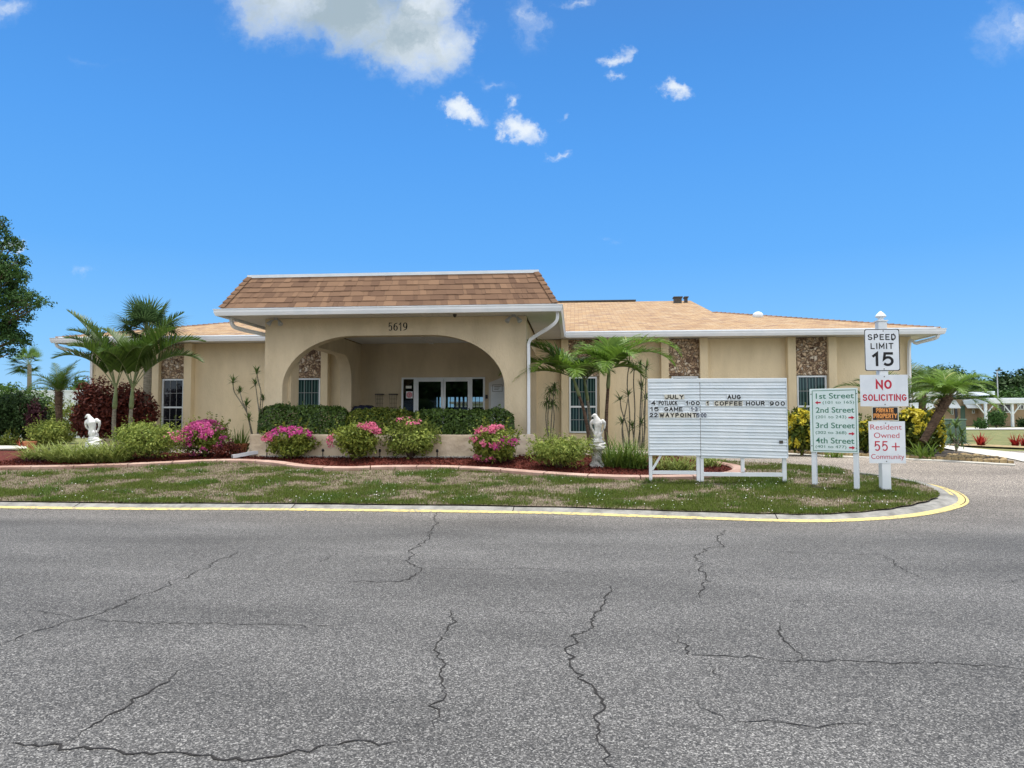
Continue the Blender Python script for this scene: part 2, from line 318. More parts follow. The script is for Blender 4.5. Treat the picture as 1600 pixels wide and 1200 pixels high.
class MB:
    def __init__(s): s.v = []; s.f = []; s.uv = None
    def add(s, vs, fs):
        n = len(s.v); s.v += [tuple(p) for p in vs]; s.f += [tuple(i+n for i in f) for f in fs]; return s
    def quad(s, a, b, c, d): return s.add([a, b, c, d], [(0, 1, 2, 3)])
    def box(s, x0, x1, y0, y1, z0, z1):
        if x0 > x1: x0, x1 = x1, x0
        if z0 > z1: z0, z1 = z1, z0
        v = [(x, y, z) for z in (z0, z1) for y in (y0, y1) for x in (x0, x1)]
        return s.add(v, [(0, 2, 3, 1), (4, 5, 7, 6), (0, 1, 5, 4), (2, 6, 7, 3), (0, 4, 6, 2), (1, 3, 7, 5)])
    def tube(s, pts, rad, n=8, cap=True):
        pts = [Vector(p) for p in pts]; rad = rad if hasattr(rad, '__len__') else [rad]*len(pts)
        vs = []; up = None
        for i, p in enumerate(pts):
            t = (pts[min(i+1, len(pts)-1)]-pts[max(i-1, 0)]).normalized()
            if up is None: up = Vector((0, 0, 1)) if abs(t.z) < .9 else Vector((1, 0, 0))
            a = t.cross(up).normalized(); b = a.cross(t).normalized(); up = b
            for k in range(n):
                q = 2*math.pi*(k+.5)/n; vs.append(p+(a*math.cos(q)+b*math.sin(q))*rad[i])
        fs = [(i*n+k, i*n+(k+1) % n, (i+1)*n+(k+1) % n, (i+1)*n+k) for i in range(len(pts)-1) for k in range(n)]
        if cap: fs += [tuple(range(n))[::-1], tuple((len(pts)-1)*n+k for k in range(n))]
        return s.add(vs, fs)
    def lathe(s, prof, c, n=20):
        c = Vector(c); vs = []
        for r, z in prof:
            for k in range(n): q = 2*math.pi*k/n; vs.append(c+Vector((r*math.cos(q), r*math.sin(q), z)))
        m = len(prof)
        fs = [(i*n+k, i*n+(k+1) % n, (i+1)*n+(k+1) % n, (i+1)*n+k) for i in range(m-1) for k in range(n)]
        fs += [tuple(range(n))[::-1], tuple((m-1)*n+k for k in range(n))]
        return s.add(vs, fs)
    def ell(s, c, r, rot=(0, 0, 0), nu=14, nv=9):
        from mathutils import Euler
        m = Euler(rot).to_matrix(); vs = []; c = Vector(c)
        for j in range(1, nv):
            ph = math.pi*j/nv
            for i in range(nu): th = 2*math.pi*i/nu; vs.append(c+m@Vector((r[0]*math.sin(ph)*math.cos(th), r[1]*math.sin(ph)*math.sin(th), r[2]*math.cos(ph))))
        fs = [(j*nu+i, (j+1)*nu+i, (j+1)*nu+(i+1) % nu, j*nu+(i+1) % nu) for j in range(nv-2) for i in range(nu)]
        vs += [c+m@Vector((0, 0, r[2])), c+m@Vector((0, 0, -r[2]))]; t = (nv-1)*nu
        fs += [(t, i, (i+1) % nu) for i in range(nu)]+[(t+1, (nv-2)*nu+(i+1) % nu, (nv-2)*nu+i) for i in range(nu)]
        return s.add(vs, fs)
    def sweep(s, prof, path, close=False):
        """prof: list of (offset out, z); path: list of (point, outward normal)"""
        m = len(prof); vs = []
        for p, nrm in path:
            for o_, z in prof: vs.append(Vector(p)+Vector(nrm)*o_+Vector((0, 0, z)))
        fs = [(i*m+k, i*m+k+1, (i+1)*m+k+1, (i+1)*m+k) for i in range(len(path)-1) for k in range(m-1)]
        if close:
            fs += [(i*m+m-1, i*m, (i+1)*m, (i+1)*m+m-1) for i in range(len(path)-1)]
            fs += [tuple(range(m))[::-1], tuple((len(path)-1)*m+k for k in range(m))]
        return s.add(vs, fs)
    def build(s, name, material, parent=None, smooth=False, bevel=0):
        me = bpy.data.meshes.new(name); me.from_pydata(s.v, [], s.f); me.update()
        o = link(name, me, material, parent)
        if smooth: me.polygons.foreach_set('use_smooth', [True]*len(me.polygons))
        if bevel:
            b = o.modifiers.new('bevel', 'BEVEL'); b.width = bevel; b.segments = 2; b.limit_method = 'ANGLE'
        return o
def fast(name, V, k, material, parent=None):
    """V: (n*k,3) array, n separate faces of k corners"""
    n = len(V)//k; me = bpy.data.meshes.new(name)
    me.vertices.add(n*k); me.vertices.foreach_set('co', np.asarray(V, dtype=np.float32).ravel())
    me.loops.add(n*k); me.loops.foreach_set('vertex_index', np.arange(n*k, dtype=np.int32))
    me.polygons.add(n); me.polygons.foreach_set('loop_start', np.arange(0, n*k, k, dtype=np.int32))
    me.update(calc_edges=True); me.validate()
    return link(name, me, material, parent)
def unit(a): return a/np.maximum(np.linalg.norm(a, axis=1, keepdims=True), 1e-9)
def leaves(P, Nrm, size, aspect=.45, jit=.8, var=.4, droop=0.):
    """diamond leaves at P, facing roughly along Nrm, returns quad corners"""
    n = len(P); Nn = unit(Nrm+rng.normal(0, jit, (n, 3)))
    T = unit(np.cross(Nn, rng.normal(0, 1, (n, 3)))); B = np.cross(Nn, T)
    T[:, 2] -= droop; T = unit(T)
    s = size*(1+rng.uniform(-var, var, (n, 1)))
    a = P-T*s*.5; c = P+T*s*.5; m = P-T*s*.05+Nn*s*.08
    b = m+B*s*aspect*.5; d = m-B*s*aspect*.5
    return np.stack([a, b, c, d], 1).reshape(-1, 3)
def lumps(c, r, k, n, lr=.42, flat=.0, zmin=None, sprig=.035):
    """leaf positions and normals on a cluster of k overlapping lumps filling an ellipsoid"""
    c = np.array(c); r = np.array(r)
    d = unit(rng.normal(0, 1, (k, 3))); d[:, 2] = np.abs(d[:, 2])*1.1-.35; d = unit(d)
    cs = c+d*r*(1-lr)*rng.uniform(.75, 1.08, (k, 1)); rr = rng.uniform(.75, 1.2, (k, 1))*lr
    n0 = n; n = max(1, n//6); i = rng.integers(0, k, n); q = unit(rng.normal(0, 1, (n, 3)))
    # a third fills the inside so no holes show
    rad = np.where(rng.random((n, 1)) < .80, rng.uniform(.86, 1.08, (n, 1)), rng.uniform(.3, .9, (n, 1)))
    P = cs[i]+q*rr[i]*r*rad
    core = rng.random(n) < .14
    P[core] = c+unit(rng.normal(0, 1, (core.sum(), 3)))*r*rng.uniform(.3, .85, (core.sum(), 1))
    q[core] = unit(P[core]-c)
    P = np.repeat(P, 6, 0)+rng.normal(0, sprig, (n*6, 3)); q = np.repeat(q, 6, 0)
    if zmin is not None:
        ok = P[:, 2] > zmin; P = P[ok]; q = q[ok]
    return P, q
def PX(px, Y): return W(px, 655, Y).x
def PZ(py, Y, px=800): return W(px, py, Y).z

def textmesh(name, s, x0, x1, z0, z1, y, material, parent, bold=0., thick=.004, shear=0., space=1.):
    c = bpy.data.curves.new(name, 'FONT'); c.body = s; c.size = 1; c.extrude = .5; c.offset = bold; c.shear = shear; c.space_character = space
    o = bpy.data.objects.new('tmp', c); COL.objects.link(o); dg = bpy.context.evaluated_depsgraph_get()
    me = bpy.data.meshes.new_from_object(o.evaluated_get(dg)); bpy.data.objects.remove(o)
    me.name = name; me.materials.clear()
    n = len(me.vertices); co = np.zeros(n*3, dtype=np.float32); me.vertices.foreach_get('co', co); co = co.reshape(-1, 3)
    mn = co.min(0); mxx = co.max(0); u_ = (co-mn)/np.maximum(mxx-mn, 1e-6)
    q = np.empty_like(co); q[:, 0] = x0+u_[:, 0]*(x1-x0); q[:, 2] = z0+u_[:, 1]*(z1-z0); q[:, 1] = y-u_[:, 2]*thick
    me.vertices.foreach_set('co', q.ravel()); me.update()
    return link(name, me, material, parent)

# ------------------------------------------------------------------ ground
def curve_px(pts, h=zroad, n=8):
    """catmull-rom through ground points seen at pixels"""
    P = [G(a, b, h) for a, b in pts]; return catmull(P, n)
def catmull(P, n):
    out_ = []
    for i in range(len(P)-1):
        a = P[max(i-1, 0)]; b = P[i]; c = P[i+1]; d = P[min(i+2, len(P)-1)]
        for k in range(n):
            t = k/n; out_.append(.5*((2*b)+(c-a)*t+(2*a-5*b+4*c-d)*t*t+(3*b-a-3*c+d)*t**3))
    out_.append(P[-1].copy()); return out_
def inside(px, py, poly):
    c = False; j = len(poly)-1
    for i in range(len(poly)):
        xi, yi = poly[i]; xj, yj = poly[j]
        if (yi > py) != (yj > py) and px < (xj-xi)*(py-yi)/(yj-yi)+xi: c = not c
        j = i
    return c
def drape(name, poly, h, dz, material, step=.6, kind='structure'):
    from mathutils.geometry import tessellate_polygon
    bm = bmesh.new(); vs = [bm.verts.new((p[0], p[1], 0)) for p in poly]
    for t in tessellate_polygon([[Vector((p[0], p[1], 0)) for p in poly]]):
        try: bm.faces.new([vs[k] for k in t])
        except ValueError: pass
    xs = [p[0] for p in poly]; ys = [p[1] for p in poly]
    def cut(co, no): bmesh.ops.bisect_plane(bm, geom=bm.verts[:]+bm.edges[:]+bm.faces[:], plane_co=co, plane_no=no, dist=1e-5)
    y = math.floor(min(ys)/step)*step
    while y < min(max(ys), 24): y += step; cut((0, y, 0), (0, 1, 0))
    x = max(min(xs), -20)
    while x < min(max(xs), 16): x += 1.5; cut((x, 0, 0), (1, 0, 0))
    bad = [f_ for f_ in bm.faces if f_.calc_area() > 1e-6 and not inside((c_ := f_.calc_center_median()).x, c_.y, poly)]
    bmesh.ops.delete(bm, geom=bad, context='FACES')
    for v_ in bm.verts: v_.co.z = h(v_.co.x, v_.co.y)+dz
    bmesh.ops.recalc_face_normals(bm, faces=bm.faces)
    me = bpy.data.meshes.new(name); bm.to_mesh(me); bm.free()
    for p in me.polygons:
        if p.normal.z < 0: p.flip()
    o = link(name, me, material); tag(o, kind=kind); return o

# terrain to the horizon
gy = [-400, -100, -30, 0, 8]+[8+.6*i for i in range(1, 22)]+[24, 30, 36, 45, 55, 65, 75, 100, 200, 600, 2500]
gx = [-2500, -600, -200, -80, -40, -20, -10, 0, 10, 20, 40, 80, 200, 600, 2500]
g = MB(); g.v = [(x, y, zroad(x, y)-.04) for y in gy for x in gx]; nx = len(gx)
g.f = [(j*nx+i, j*nx+i+1, (j+1)*nx+i+1, (j+1)*nx+i) for j in range(len(gy)-1) for i in range(nx-1)]
tag(g.build('ground', 'lawn'), kind='structure')
# asphalt: the road we stand on and the drive looping behind the island, one paved sheet
drape('road', [(-70, -40), (70, -40), (70, 14.0), (30, 16.0), (15, 22.9), (-60, 22.9), (-70, 22.9)], zroad, 0, 'asphalt')

outer = [G(a, b) for a, b in ((0, 794), (400, 797), (800, 802), (1000, 808), (1200, 814.5), (1300, 815.5), (1400, 810), (1465, 801), (1503, 790), (1508, 780), (1493, 769), (1465, 760), (1430, 753))]
outer = [Vector((-60, 12.3, 0)), Vector((-30, 12.15, 0))]+outer+[G(1395, 747), G(1340, 741)]
outer = catmull(outer, 8)
pathn = []
for i, p in enumerate(outer):
    t = outer[min(i+1, len(outer)-1)]-outer[max(i-1, 0)]; t.z = 0; t.normalize(); pathn.append((Vector((p.x, p.y, zroad(p.x, p.y))), Vector((t.y, -t.x, 0))))
kb = MB(); kb.sweep([(0, -.03), (0, .012), (-.12, .02), (-.27, .068), (-.44, .072), (-.44, -.03)], pathn)
kerb = tag(kb.build('kerb', 'concrete'), kind='structure')
for p in kerb.data.polygons: p.use_smooth = False
yl = MB(); yl.sweep([(.05, .006), (0, .017), (-.11, .0235)], pathn); tag(yl.build('yellow_edge_line', 'yellow_paint'), kind='structure')
jl = MB(); k0 = int(len(pathn)*.62); jl.sweep([(.004, .020), (-.010, .021)], pathn[k0:]); tag(jl.build('kerb_joint', 'crack'), kind='structure')
yl = MB(); yl.sweep([(-.165, .0405), (-.235, .0602)], pathn[k0+10:]); tag(yl.build('yellow_edge_line', 'yellow_paint'), kind='structure')
# kerb joints
for jx in (1211, 812, 410, 60):
    p = G(jx, 806); i = min(range(len(outer)), key=lambda k: (outer[k]-p).length); q, nn_ = pathn[i]; t = Vector((-nn_.y, nn_.x, 0))
    j = MB(); a = q+nn_*.0; j.sweep([(0, .016), (-.12, .0245), (-.27, .0725), (-.44, .0765)], [(q-t*.008, nn_), (q+t*.008, nn_)]); tag(j.build('kerb_joint', 'crack'), kind='structure')
inner = [q-nn_*(.30+.02*math.sin(k*1.3)+.11*smooth(3.5, 6.5, q.x)) for k, (q, nn_) in enumerate(pathn)]
island = [(p.x, p.y) for p in inner]
# back edge of the island grass, then the drive
back = [G(a, b) for a, b in ((1330, 740), (1240, 731), (1165, 727), (1120, 724), (1060, 714))]
backw = [(p.x, p.y) for p in back]+[(-2.0, 17.6), (-6, 17.5), (-9.4, 17.5), (-12, 18.2), (-14.5, 18.6), (-17, 18.9), (-60, 19.2)]
isl_poly = island+backw
drape('island_soil', isl_poly, zisl, 0, 'soil', .5)
# planting bed with terracotta coloured edging
edge = [(-40, 736), (0, 733), (120, 731), (240, 726.5), (320, 722.5), (380, 722), (430, 725), (480, 731.5), (540, 734), (600, 732), (680, 732), (760, 735), (840, 741), (920, 746), (1000, 748), (1080, 747), (1130, 744), (1152, 738), (1146, 731), (1115, 725)]
ec = [G(a, b, zisl) for a, b in edge]; ec[0] = ec[0]+Vector((0, 0, 0))
ec = [Vector((-19, ec[0].y, 0))]+ec; ec = catmull(ec, 6)
bed = [(p.x, p.y) for p in ec]+[(ec[-1].x-.8, 17.9), (-2.0, 17.9), (-9, 17.8), (-12, 18.4), (-19, 18.8)]
drape('mulch_bed', bed, zisl, .012, 'mulch', .5)
en = []
for i, p in enumerate(ec):
    t = ec[min(i+1, len(ec)-1)]-ec[max(i-1, 0)]; t.z = 0; t.normalize(); en.append((Vector((p.x, p.y, zisl(p.x, p.y))), Vector((t.y, -t.x, 0))))
e = MB(); prof = [(.16, -.06), (.16, .045), (.13, .06), (-.09, .07), (-.12, .04), (-.12, -.05)]
acc = 0; last = 0
for i in range(1, len(en)):
    acc += (en[i][0]-en[i-1][0]).length
    if acc > .92 or i == len(en)-1:
        seg = en[last:i+1]; a = [(Vector(q), n_) for q, n_ in seg]
        t0 = (a[1][0]-a[0][0]).normalized()*.012; t1 = (a[-1][0]-a[-2][0]).normalized()*.012
        a[0] = (a[0][0]+t0, a[0][1]); a[-1] = (a[-1][0]-t1, a[-1][1]); e.sweep(prof, a, True); last = i; acc = 0
tag(e.build('bed_edging', 'edging'), 'low terracotta concrete edging curving along the front of the planting bed', 'edging')

# right-hand bed along the building with paver edging and a concrete gutter
re_ = [(1190, 705), (1230, 708.5), (1280, 711.5), (1340, 714), (1415, 717), (1480, 720), (1530, 723), (1585, 726)]
rc = [G(a, b) for a, b in re_]; rc = catmull(rc, 5)
rb_back = [G(1560, 716), G(1500, 708), G(1450, 700)]
rbed = [(p.x, p.y) for p in rc]+[(p.x, p.y) for p in rb_back]+[(11.3, 23.9), (rc[0].x, 23.9)]
drape('side_bed_mulch', rbed, zroad, .03, 'dark_mulch', .5)
e = MB(); st = MB()
for i in range(len(rc)-1):
    a, b = rc[i], rc[i+1]; t = (b-a); ln_ = t.length; t.normalize(); n_ = Vector((t.y, -t.x, 0)); k = 0.
    while k < ln_:
        p = a+t*k; z = zroad(p.x, p.y); hh = .085+random.uniform(-.01, .015); o_ = random.uniform(-.01, .01)
        q = [p+n_*(.0+o_), p+t*.085+n_*(.0+o_), p+t*.085+n_*(-.13+o_), p+n_*(-.13+o_)]
        e.add([(c.x, c.y, z-.02) for c in q]+[(c.x, c.y, z+hh) for c in q], [(3, 2, 1, 0), (4, 5, 6, 7), (0, 1, 5, 4), (1, 2, 6, 5), (2, 3, 7, 6), (3, 0, 4, 7)]); k += .1
tag(e.build('paver_edging', 'brick_edging'), 'row of small brown paver blocks edging the bed beside the right wing', 'edging')
rn = []
for i, p in enumerate(rc):
    t = rc[min(i+1, len(rc)-1)]-rc[max(i-1, 0)]; t.z = 0; t.normalize(); rn.append((Vector((p.x, p.y, zroad(p.x, p.y))), Vector((t.y, -t.x, 0))))
st.sweep([(.01, -.02), (.01, .02), (.30, .012), (.30, -.02)], rn); tag(st.build('drive_gutter', 'path_concrete'), kind='structure')
# pale river stones by the tip of that bed
stn = MB()
for i in range(240):
    p = G(random.uniform(1480, 1575), random.uniform(711, 722))
    if inside(p.x, p.y, rbed): r_ = random.uniform(.02, .05); stn.ell((p.x, p.y, zroad(p.x, p.y)+.035), (r_*1.3, r_, r_*.6), (0, 0, random.random()*3), 7, 5)
tag(stn.build('bed_gravel', 'brick_edging'), 'loose tan stones at the pointed end of the side bed', 'gravel', kind='stuff')
# sidewalk crossing the right-hand lawn
pth = [G(a, b) for a, b in ((1452, 696), (1475, 696), (1540, 703), (1600, 709), (1640, 713), (1640, 727), (1597, 722), (1540, 712), (1490, 704))]
drape('sidewalk', [(p.x, p.y) for p in pth], zroad, .02, 'path_concrete')
kb2 = [G(a, b) for a, b in ((1480, 696), (1600, 701), (1700, 705), (1700, 702.5), (1600, 698.5), (1480, 693))]
drape('far_bed_mulch', [(p.x, p.y) for p in kb2], zroad, .03, 'brick_edging')
rd2 = [G(a, b) for a, b in ((1500, 671.5), (1720, 671), (1720, 668), (1500, 668.5))]
drape('far_street', [(p.x, p.y) for p in rd2], zroad, .02, 'path_concrete')
ls = [G(a, b) for a, b in ((-60, 711), (42, 708), (40, 703), (-60, 703))]
drape('left_walk', [(p.x, p.y) for p in ls], zroad, .14, 'path_concrete')

# grass blades on the island
def inside_np(X, Y, poly):
    c = np.zeros(len(X), bool); p = np.array(poly); q = np.roll(p, 1, 0)
    for (xi, yi), (xj, yj) in zip(p, q):
        if yi == yj: continue
        c ^= ((yi > Y) != (yj > Y)) & (X < (xj-xi)*(Y-yi)/(yj-yi)+xi)
    return c
def gn(x, y, s=.55, o=0.): return noise.fractal(Vector((x*s*1.5+o, y*s*2.2, o)), .8, 2.1, 6)
def field(fn, x0=-16, x1=12, y0=11, y1=19, st=.06):
    """sample a slow python field once, look it up quickly"""
    xs = np.arange(x0, x1, st); ys = np.arange(y0, y1, st); A = np.array([[fn(x, y) for x in xs] for y in ys])
    return lambda X, Y: A[np.clip(((Y-y0)/st).astype(int), 0, len(ys)-1), np.clip(((X-x0)/st).astype(int), 0, len(xs)-1)]
def green(x, y):
    a = gn(x, y)*1.7+.33+.35*smooth(13.6, 11.8, y)+.3*smooth(1.5, 3, x)-.35*smooth(13.4, 15.5, y)
    return min(1, max(.05, a))
GR = field(green); FL = field(lambda x, y: gn(x, y, .8, 7.)); ZI = field(zisl, -20, 12, 11, 20, .05)
def scatter(n, x0, x1, y0, y1, test, poly, notpoly=None):
    out_ = []; c = 0
    while c < n:
        X = rng.uniform(x0, x1, 60000); Y = rng.uniform(y0, y1, 60000)
        k = (rng.random(60000) < test(X, Y)) & (np.abs(X+.09*Y) < .80*Y+1.5) & inside_np(X, Y, poly)
        if notpoly is not None: k &= ~inside_np(X, Y, notpoly)
        out_.append(np.stack([X[k], Y[k], ZI(X[k], Y[k])], 1)); c += k.sum()
    return np.concatenate(out_)[:n]
def grass(name, n, test, hgt, wid, material, lean, label):
    P = scatter(n, -13, 9, 11.2, 17.6, test, isl_poly, bed)
    az = rng.uniform(0, 2*np.pi, n); h = hgt*rng.uniform(.5, 1.3, (n, 1)); sd = np.stack([np.cos(az), np.sin(az), 0*az], 1)*wid*.5
    tip = P+np.stack([-np.sin(az), np.cos(az), 0*az], 1)*h*rng.uniform(-lean, lean, (n, 1))*1.6; tip[:, 2:] += h
    tag(fast(name, np.stack([P-sd, P+sd, tip], 1).reshape(-1, 3), 3, material), label, 'grass', kind='stuff')
leafmat('blade_green', [(.08, .11, .02), (.14, .19, .03), (.24, .28, .055), (.15, .16, .045), (.32, .31, .11), (.10, .14, .025)], .6, .3)
leafmat('blade_dry', [(.15, .11, .08), (.22, .165, .125), (.30, .235, .185), (.15, .13, .07)], .8, .2)
leafmat('petal_white', [(.7, .7, .66), (.85, .85, .8)], .6, .2)
grass('grass', 170000, GR, .045, .011, 'blade_green', .8, 'patchy green grass on the verge between the road and the planting bed')
grass('dry_grass', 70000, lambda x, y: .8-.4*GR(x, y), .03, .009, 'blade_dry', 1.2, 'thin straw coloured dry grass on the verge by the road')
leafmat('blade_tuft', [(.07, .12, .02), (.12, .19, .035), (.18, .26, .06)], .6, .3)
grass('grass_tufts', 16000, lambda x, y: np.clip((FL(x*1.0, y)-.22)*3, 0, 1), .085, .013, 'blade_tuft', .7, 'taller greener tufts scattered over the verge')
def ft(X, Y):
    f_ = FL(X, Y)*1.5+.1+.25*(X > 3)+.25*(Y < 13); return np.where(f_ > 0, f_*f_*.9, 0)
P = scatter(600, -12, 8.5, 11.6, 16.5, ft, isl_poly, bed); P[:, 2] += rng.uniform(.03, .065, len(P))
tag(fast('clover_flowers', leaves(P, np.tile([0, -.5, 1.], (len(P), 1)), .019, .8, .3), 4, 'petal_white'), 'tiny white wildflowers dotted over the verge grass', 'flowers', kind='stuff')
P = scatter(26000, -14, 4, 14.5, 17.8, lambda x, y: 1+0*x, bed); P[:, 2] += .02+rng.random(len(P))*.03
leafmat('chip', [(.05, .012, .008), (.14, .028, .016), (.21, .05, .03), (.09, .02, .012)], .95, 0)
tag(fast('mulch_chips', leaves(P, np.tile([0, 0, 1.], (len(P), 1)), .055, .35, .6), 4, 'chip'), 'red wood chip mulch covering the planting bed', 'mulch', kind='stuff')

# road cracks, followed over the asphalt
def crack(pts, w0=.012, seed=0):
    r_ = random.Random(seed+len(pts)*17+int(pts[0][0])); P = [Vector((*G(a, b).xy, 0)) for a, b in pts]
    fine = []
    for a, b in zip(P, P[1:]):
        n = max(2, int((b-a).length/.04)); t = (b-a).normalized(); s_ = Vector((-t.y, t.x, 0)); o = 0
        for k in range(n):
            o = o*.6+r_.gauss(0, .022); fine.append(a+(b-a)*(k/n)+s_*o*min(1, 3*min(k/n, 1-k/n)+.1))
    fine.append(P[-1]); m_ = MB(); n = len(fine); vs = []
    for i, p in enumerate(fine):
        t = (fine[min(i+1, n-1)]-fine[max(i-1, 0)]).normalized(); s_ = Vector((-t.y, t.x, 0))
        ww = w0*(.25+.75*min(1, i/6, (n-1-i)/6))*r_.uniform(.35, 1.25)*.5
        z = zroad(p.x, p.y)+.004; vs += [(p.x+s_.x*ww, p.y+s_.y*ww, z), (p.x-s_.x*ww, p.y-s_.y*ww, z)]
    m_.add(vs, [(2*i, 2*i+1, 2*i+3, 2*i+2) for i in range(n-1)])
    return m_
CR = [([(-20, 1159), (30, 1163), (95, 1165), (140, 1172), (235, 1181), (330, 1180), (400, 1187), (450, 1178), (510, 1164), (580, 1160), (650, 1160)], .018),
      ([(95, 1165), (140, 1138), (200, 1105), (245, 1075), (290, 1045)], .015), ([(-10, 1012), (60, 985), (125, 968), (180, 950), (240, 925), (300, 897), (372, 862)], .014),
      ([(125, 968), (200, 972), (300, 975), (420, 976), (550, 978)], .010), ([(125, 968), (60, 955), (-10, 957)], .007),
      ([(683, 800), (674, 828), (672, 842), (640, 860), (641, 882), (660, 888), (648, 900), (625, 910), (540, 910)], .017),
      ([(660, 888), (740, 890), (830, 888), (900, 896), (940, 900)], .010), ([(400, 856), (520, 858), (640, 858)], .008), ([(530, 862), (495, 882)], .010),
      ([(685, 950), (705, 960), (700, 985), (682, 1010), (690, 1050), (696, 1090), (686, 1110), (680, 1140)], .013),
      ([(953, 915), (945, 945), (930, 960), (928, 980), (883, 1015), (895, 1045), (930, 1080), (945, 1110), (940, 1145), (948, 1175), (960, 1210)], .016),
      ([(790, 953), (860, 960), (930, 960)], .009), ([(1133, 828), (1120, 840), (1133, 855), (1100, 858), (1087, 868), (1092, 890), (1103, 902), (1092, 935)], .015),
      ([(1133, 855), (1220, 862), (1330, 866), (1380, 868), (1410, 890), (1445, 908)], .011), ([(1060, 993), (1075, 1025), (1120, 1025), (1190, 1029), (1260, 1033), (1340, 1034), (1420, 1037), (1500, 1038), (1610, 1046)], .011),
      ([(1217, 972), (1224, 1000), (1240, 1015), (1255, 1032)], .016), ([(1110, 1035), (1133, 1065)], .009), ([(1080, 1090), (1105, 1110), (1130, 1126), (1200, 1126), (1300, 1133), (1410, 1136)], .008),
      ([(1350, 902), (1250, 905), (1140, 901), (1080, 900)], .007), ([(720, 851), (800, 852), (900, 850)], .006), ([(1550, 912), (1610, 907)], .010), ([(1200, 940), (1340, 943), (1440, 947)], .006)]
for i, (pts, ww) in enumerate(CR): tag(crack(pts, ww*.8+.002, i).build('road_crack', 'crack'), kind='structure')

# a small stroke alphabet for lettering on signs
def arc(cx, cy, rx, ry, a0, a1, n=10): return [(cx+rx*math.cos(R(a0+(a1-a0)*k/n)), cy+ry*math.sin(R(a0+(a1-a0)*k/n))) for k in range(n+1)]
GLY = {
 'A': (1, [[(0, 0), (.5, 1), (1, 0)], [(.2, .36), (.8, .36)]]), 'C': (1, [arc(.52, .5, .52, .5, 48, 312, 16)]), 'D': (1, [[(0, 0), (0, 1), (.45, 1)]+arc(.45, .5, .5, .5, 90, -90, 12)+[(.45, 0), (0, 0)]]),
 'E': (.85, [[(1, 0), (0, 0), (0, 1), (1, 1)], [(0, .52), (.85, .52)]]), 'F': (.85, [[(0, 0), (0, 1), (1, 1)], [(0, .52), (.85, .52)]]), 'G': (1.05, [arc(.5, .5, .5, .5, 48, 340, 16)+[(1, .45), (.58, .45)]]),
 'H': (1, [[(0, 0), (0, 1)], [(1, 0), (1, 1)], [(0, .52), (1, .52)]]), 'I': (.0, [[(0, 0), (0, 1)]]), 'J': (.8, [[(1, 1), (1, .3)]+arc(.5, .28, .5, .28, 0, -165, 8)]), 'K': (1, [[(0, 0), (0, 1)], [(1, 1), (0, .38)], [(.35, .6), (1, 0)]]),
 'L': (.8, [[(0, 1), (0, 0), (1, 0)]]), 'M': (1.15, [[(0, 0), (0, 1), (.5, .25), (1, 1), (1, 0)]]), 'N': (1, [[(0, 0), (0, 1), (1, 0), (1, 1)]]), 'O': (1.05, [arc(.5, .5, .5, .5, 90, 450, 24)]),
 'P': (.9, [[(0, 0), (0, 1), (.6, 1)]+arc(.6, .73, .4, .27, 90, -90, 8)+[(0, .46)]]), 'R': (.95, [[(0, 0), (0, 1), (.6, 1)]+arc(.6, .74, .4, .26, 90, -90, 8)+[(0, .48)], [(.5, .48), (1, 0)]]),
 'S': (.95, [arc(.5, .745, .47, .255, 30, 270, 12)+arc(.5, .255, .5, .255, 90, -150, 12)[1:]]), 'T': (.95, [[(0, 1), (1, 1)], [(.5, 1), (.5, 0)]]), 'U': (1, [[(0, 1), (0, .35)]+arc(.5, .35, .5, .35, 180, 360, 10)+[(1, 1)]]),
 'V': (1, [[(0, 1), (.5, 0), (1, 1)]]), 'W': (1.35, [[(0, 1), (.25, 0), (.5, .8), (.75, 0), (1, 1)]]), 'Y': (1, [[(0, 1), (.5, .48), (1, 1)], [(.5, .48), (.5, 0)]]),
 '0': (.9, [arc(.5, .5, .5, .5, 90, 450, 22)]), '1': (.35, [[(0, .78), (1, 1), (1, 0)]]), '2': (.9, [arc(.5, .7, .48, .3, 165, -20, 10)+[(0, 0), (1, 0)]]), '3': (.9, [arc(.48, .75, .45, .25, 150, -90, 10)+arc(.48, .26, .5, .26, 90, -150, 12)[1:]]),
 '4': (.95, [[(.75, 0), (.75, 1), (0, .3), (1, .3)]]), '5': (.9, [[(.92, 1), (.14, 1), (.06, .53)]+arc(.47, .33, .5, .33, 128, -128, 14)]), '6': (.9, [[(.85, .97)]+arc(.55, .45, .53, .48, 120, 180, 5)+arc(.5, .31, .48, .31, 180, 540, 18)]),
 '9': (.9, [[(.15, .03)]+arc(.45, .55, .53, .48, -60, 0, 5)+arc(.5, .69, .48, .31, 0, 360, 18)]), ':': (.0, [[(0, .28), (0, .3)], [(0, .7), (0, .72)]]), '-': (.4, [[(0, .5), (1, .5)]]), '+': (1, [[(0, .5), (1, .5)], [(.5, 0), (.5, 1)]])}
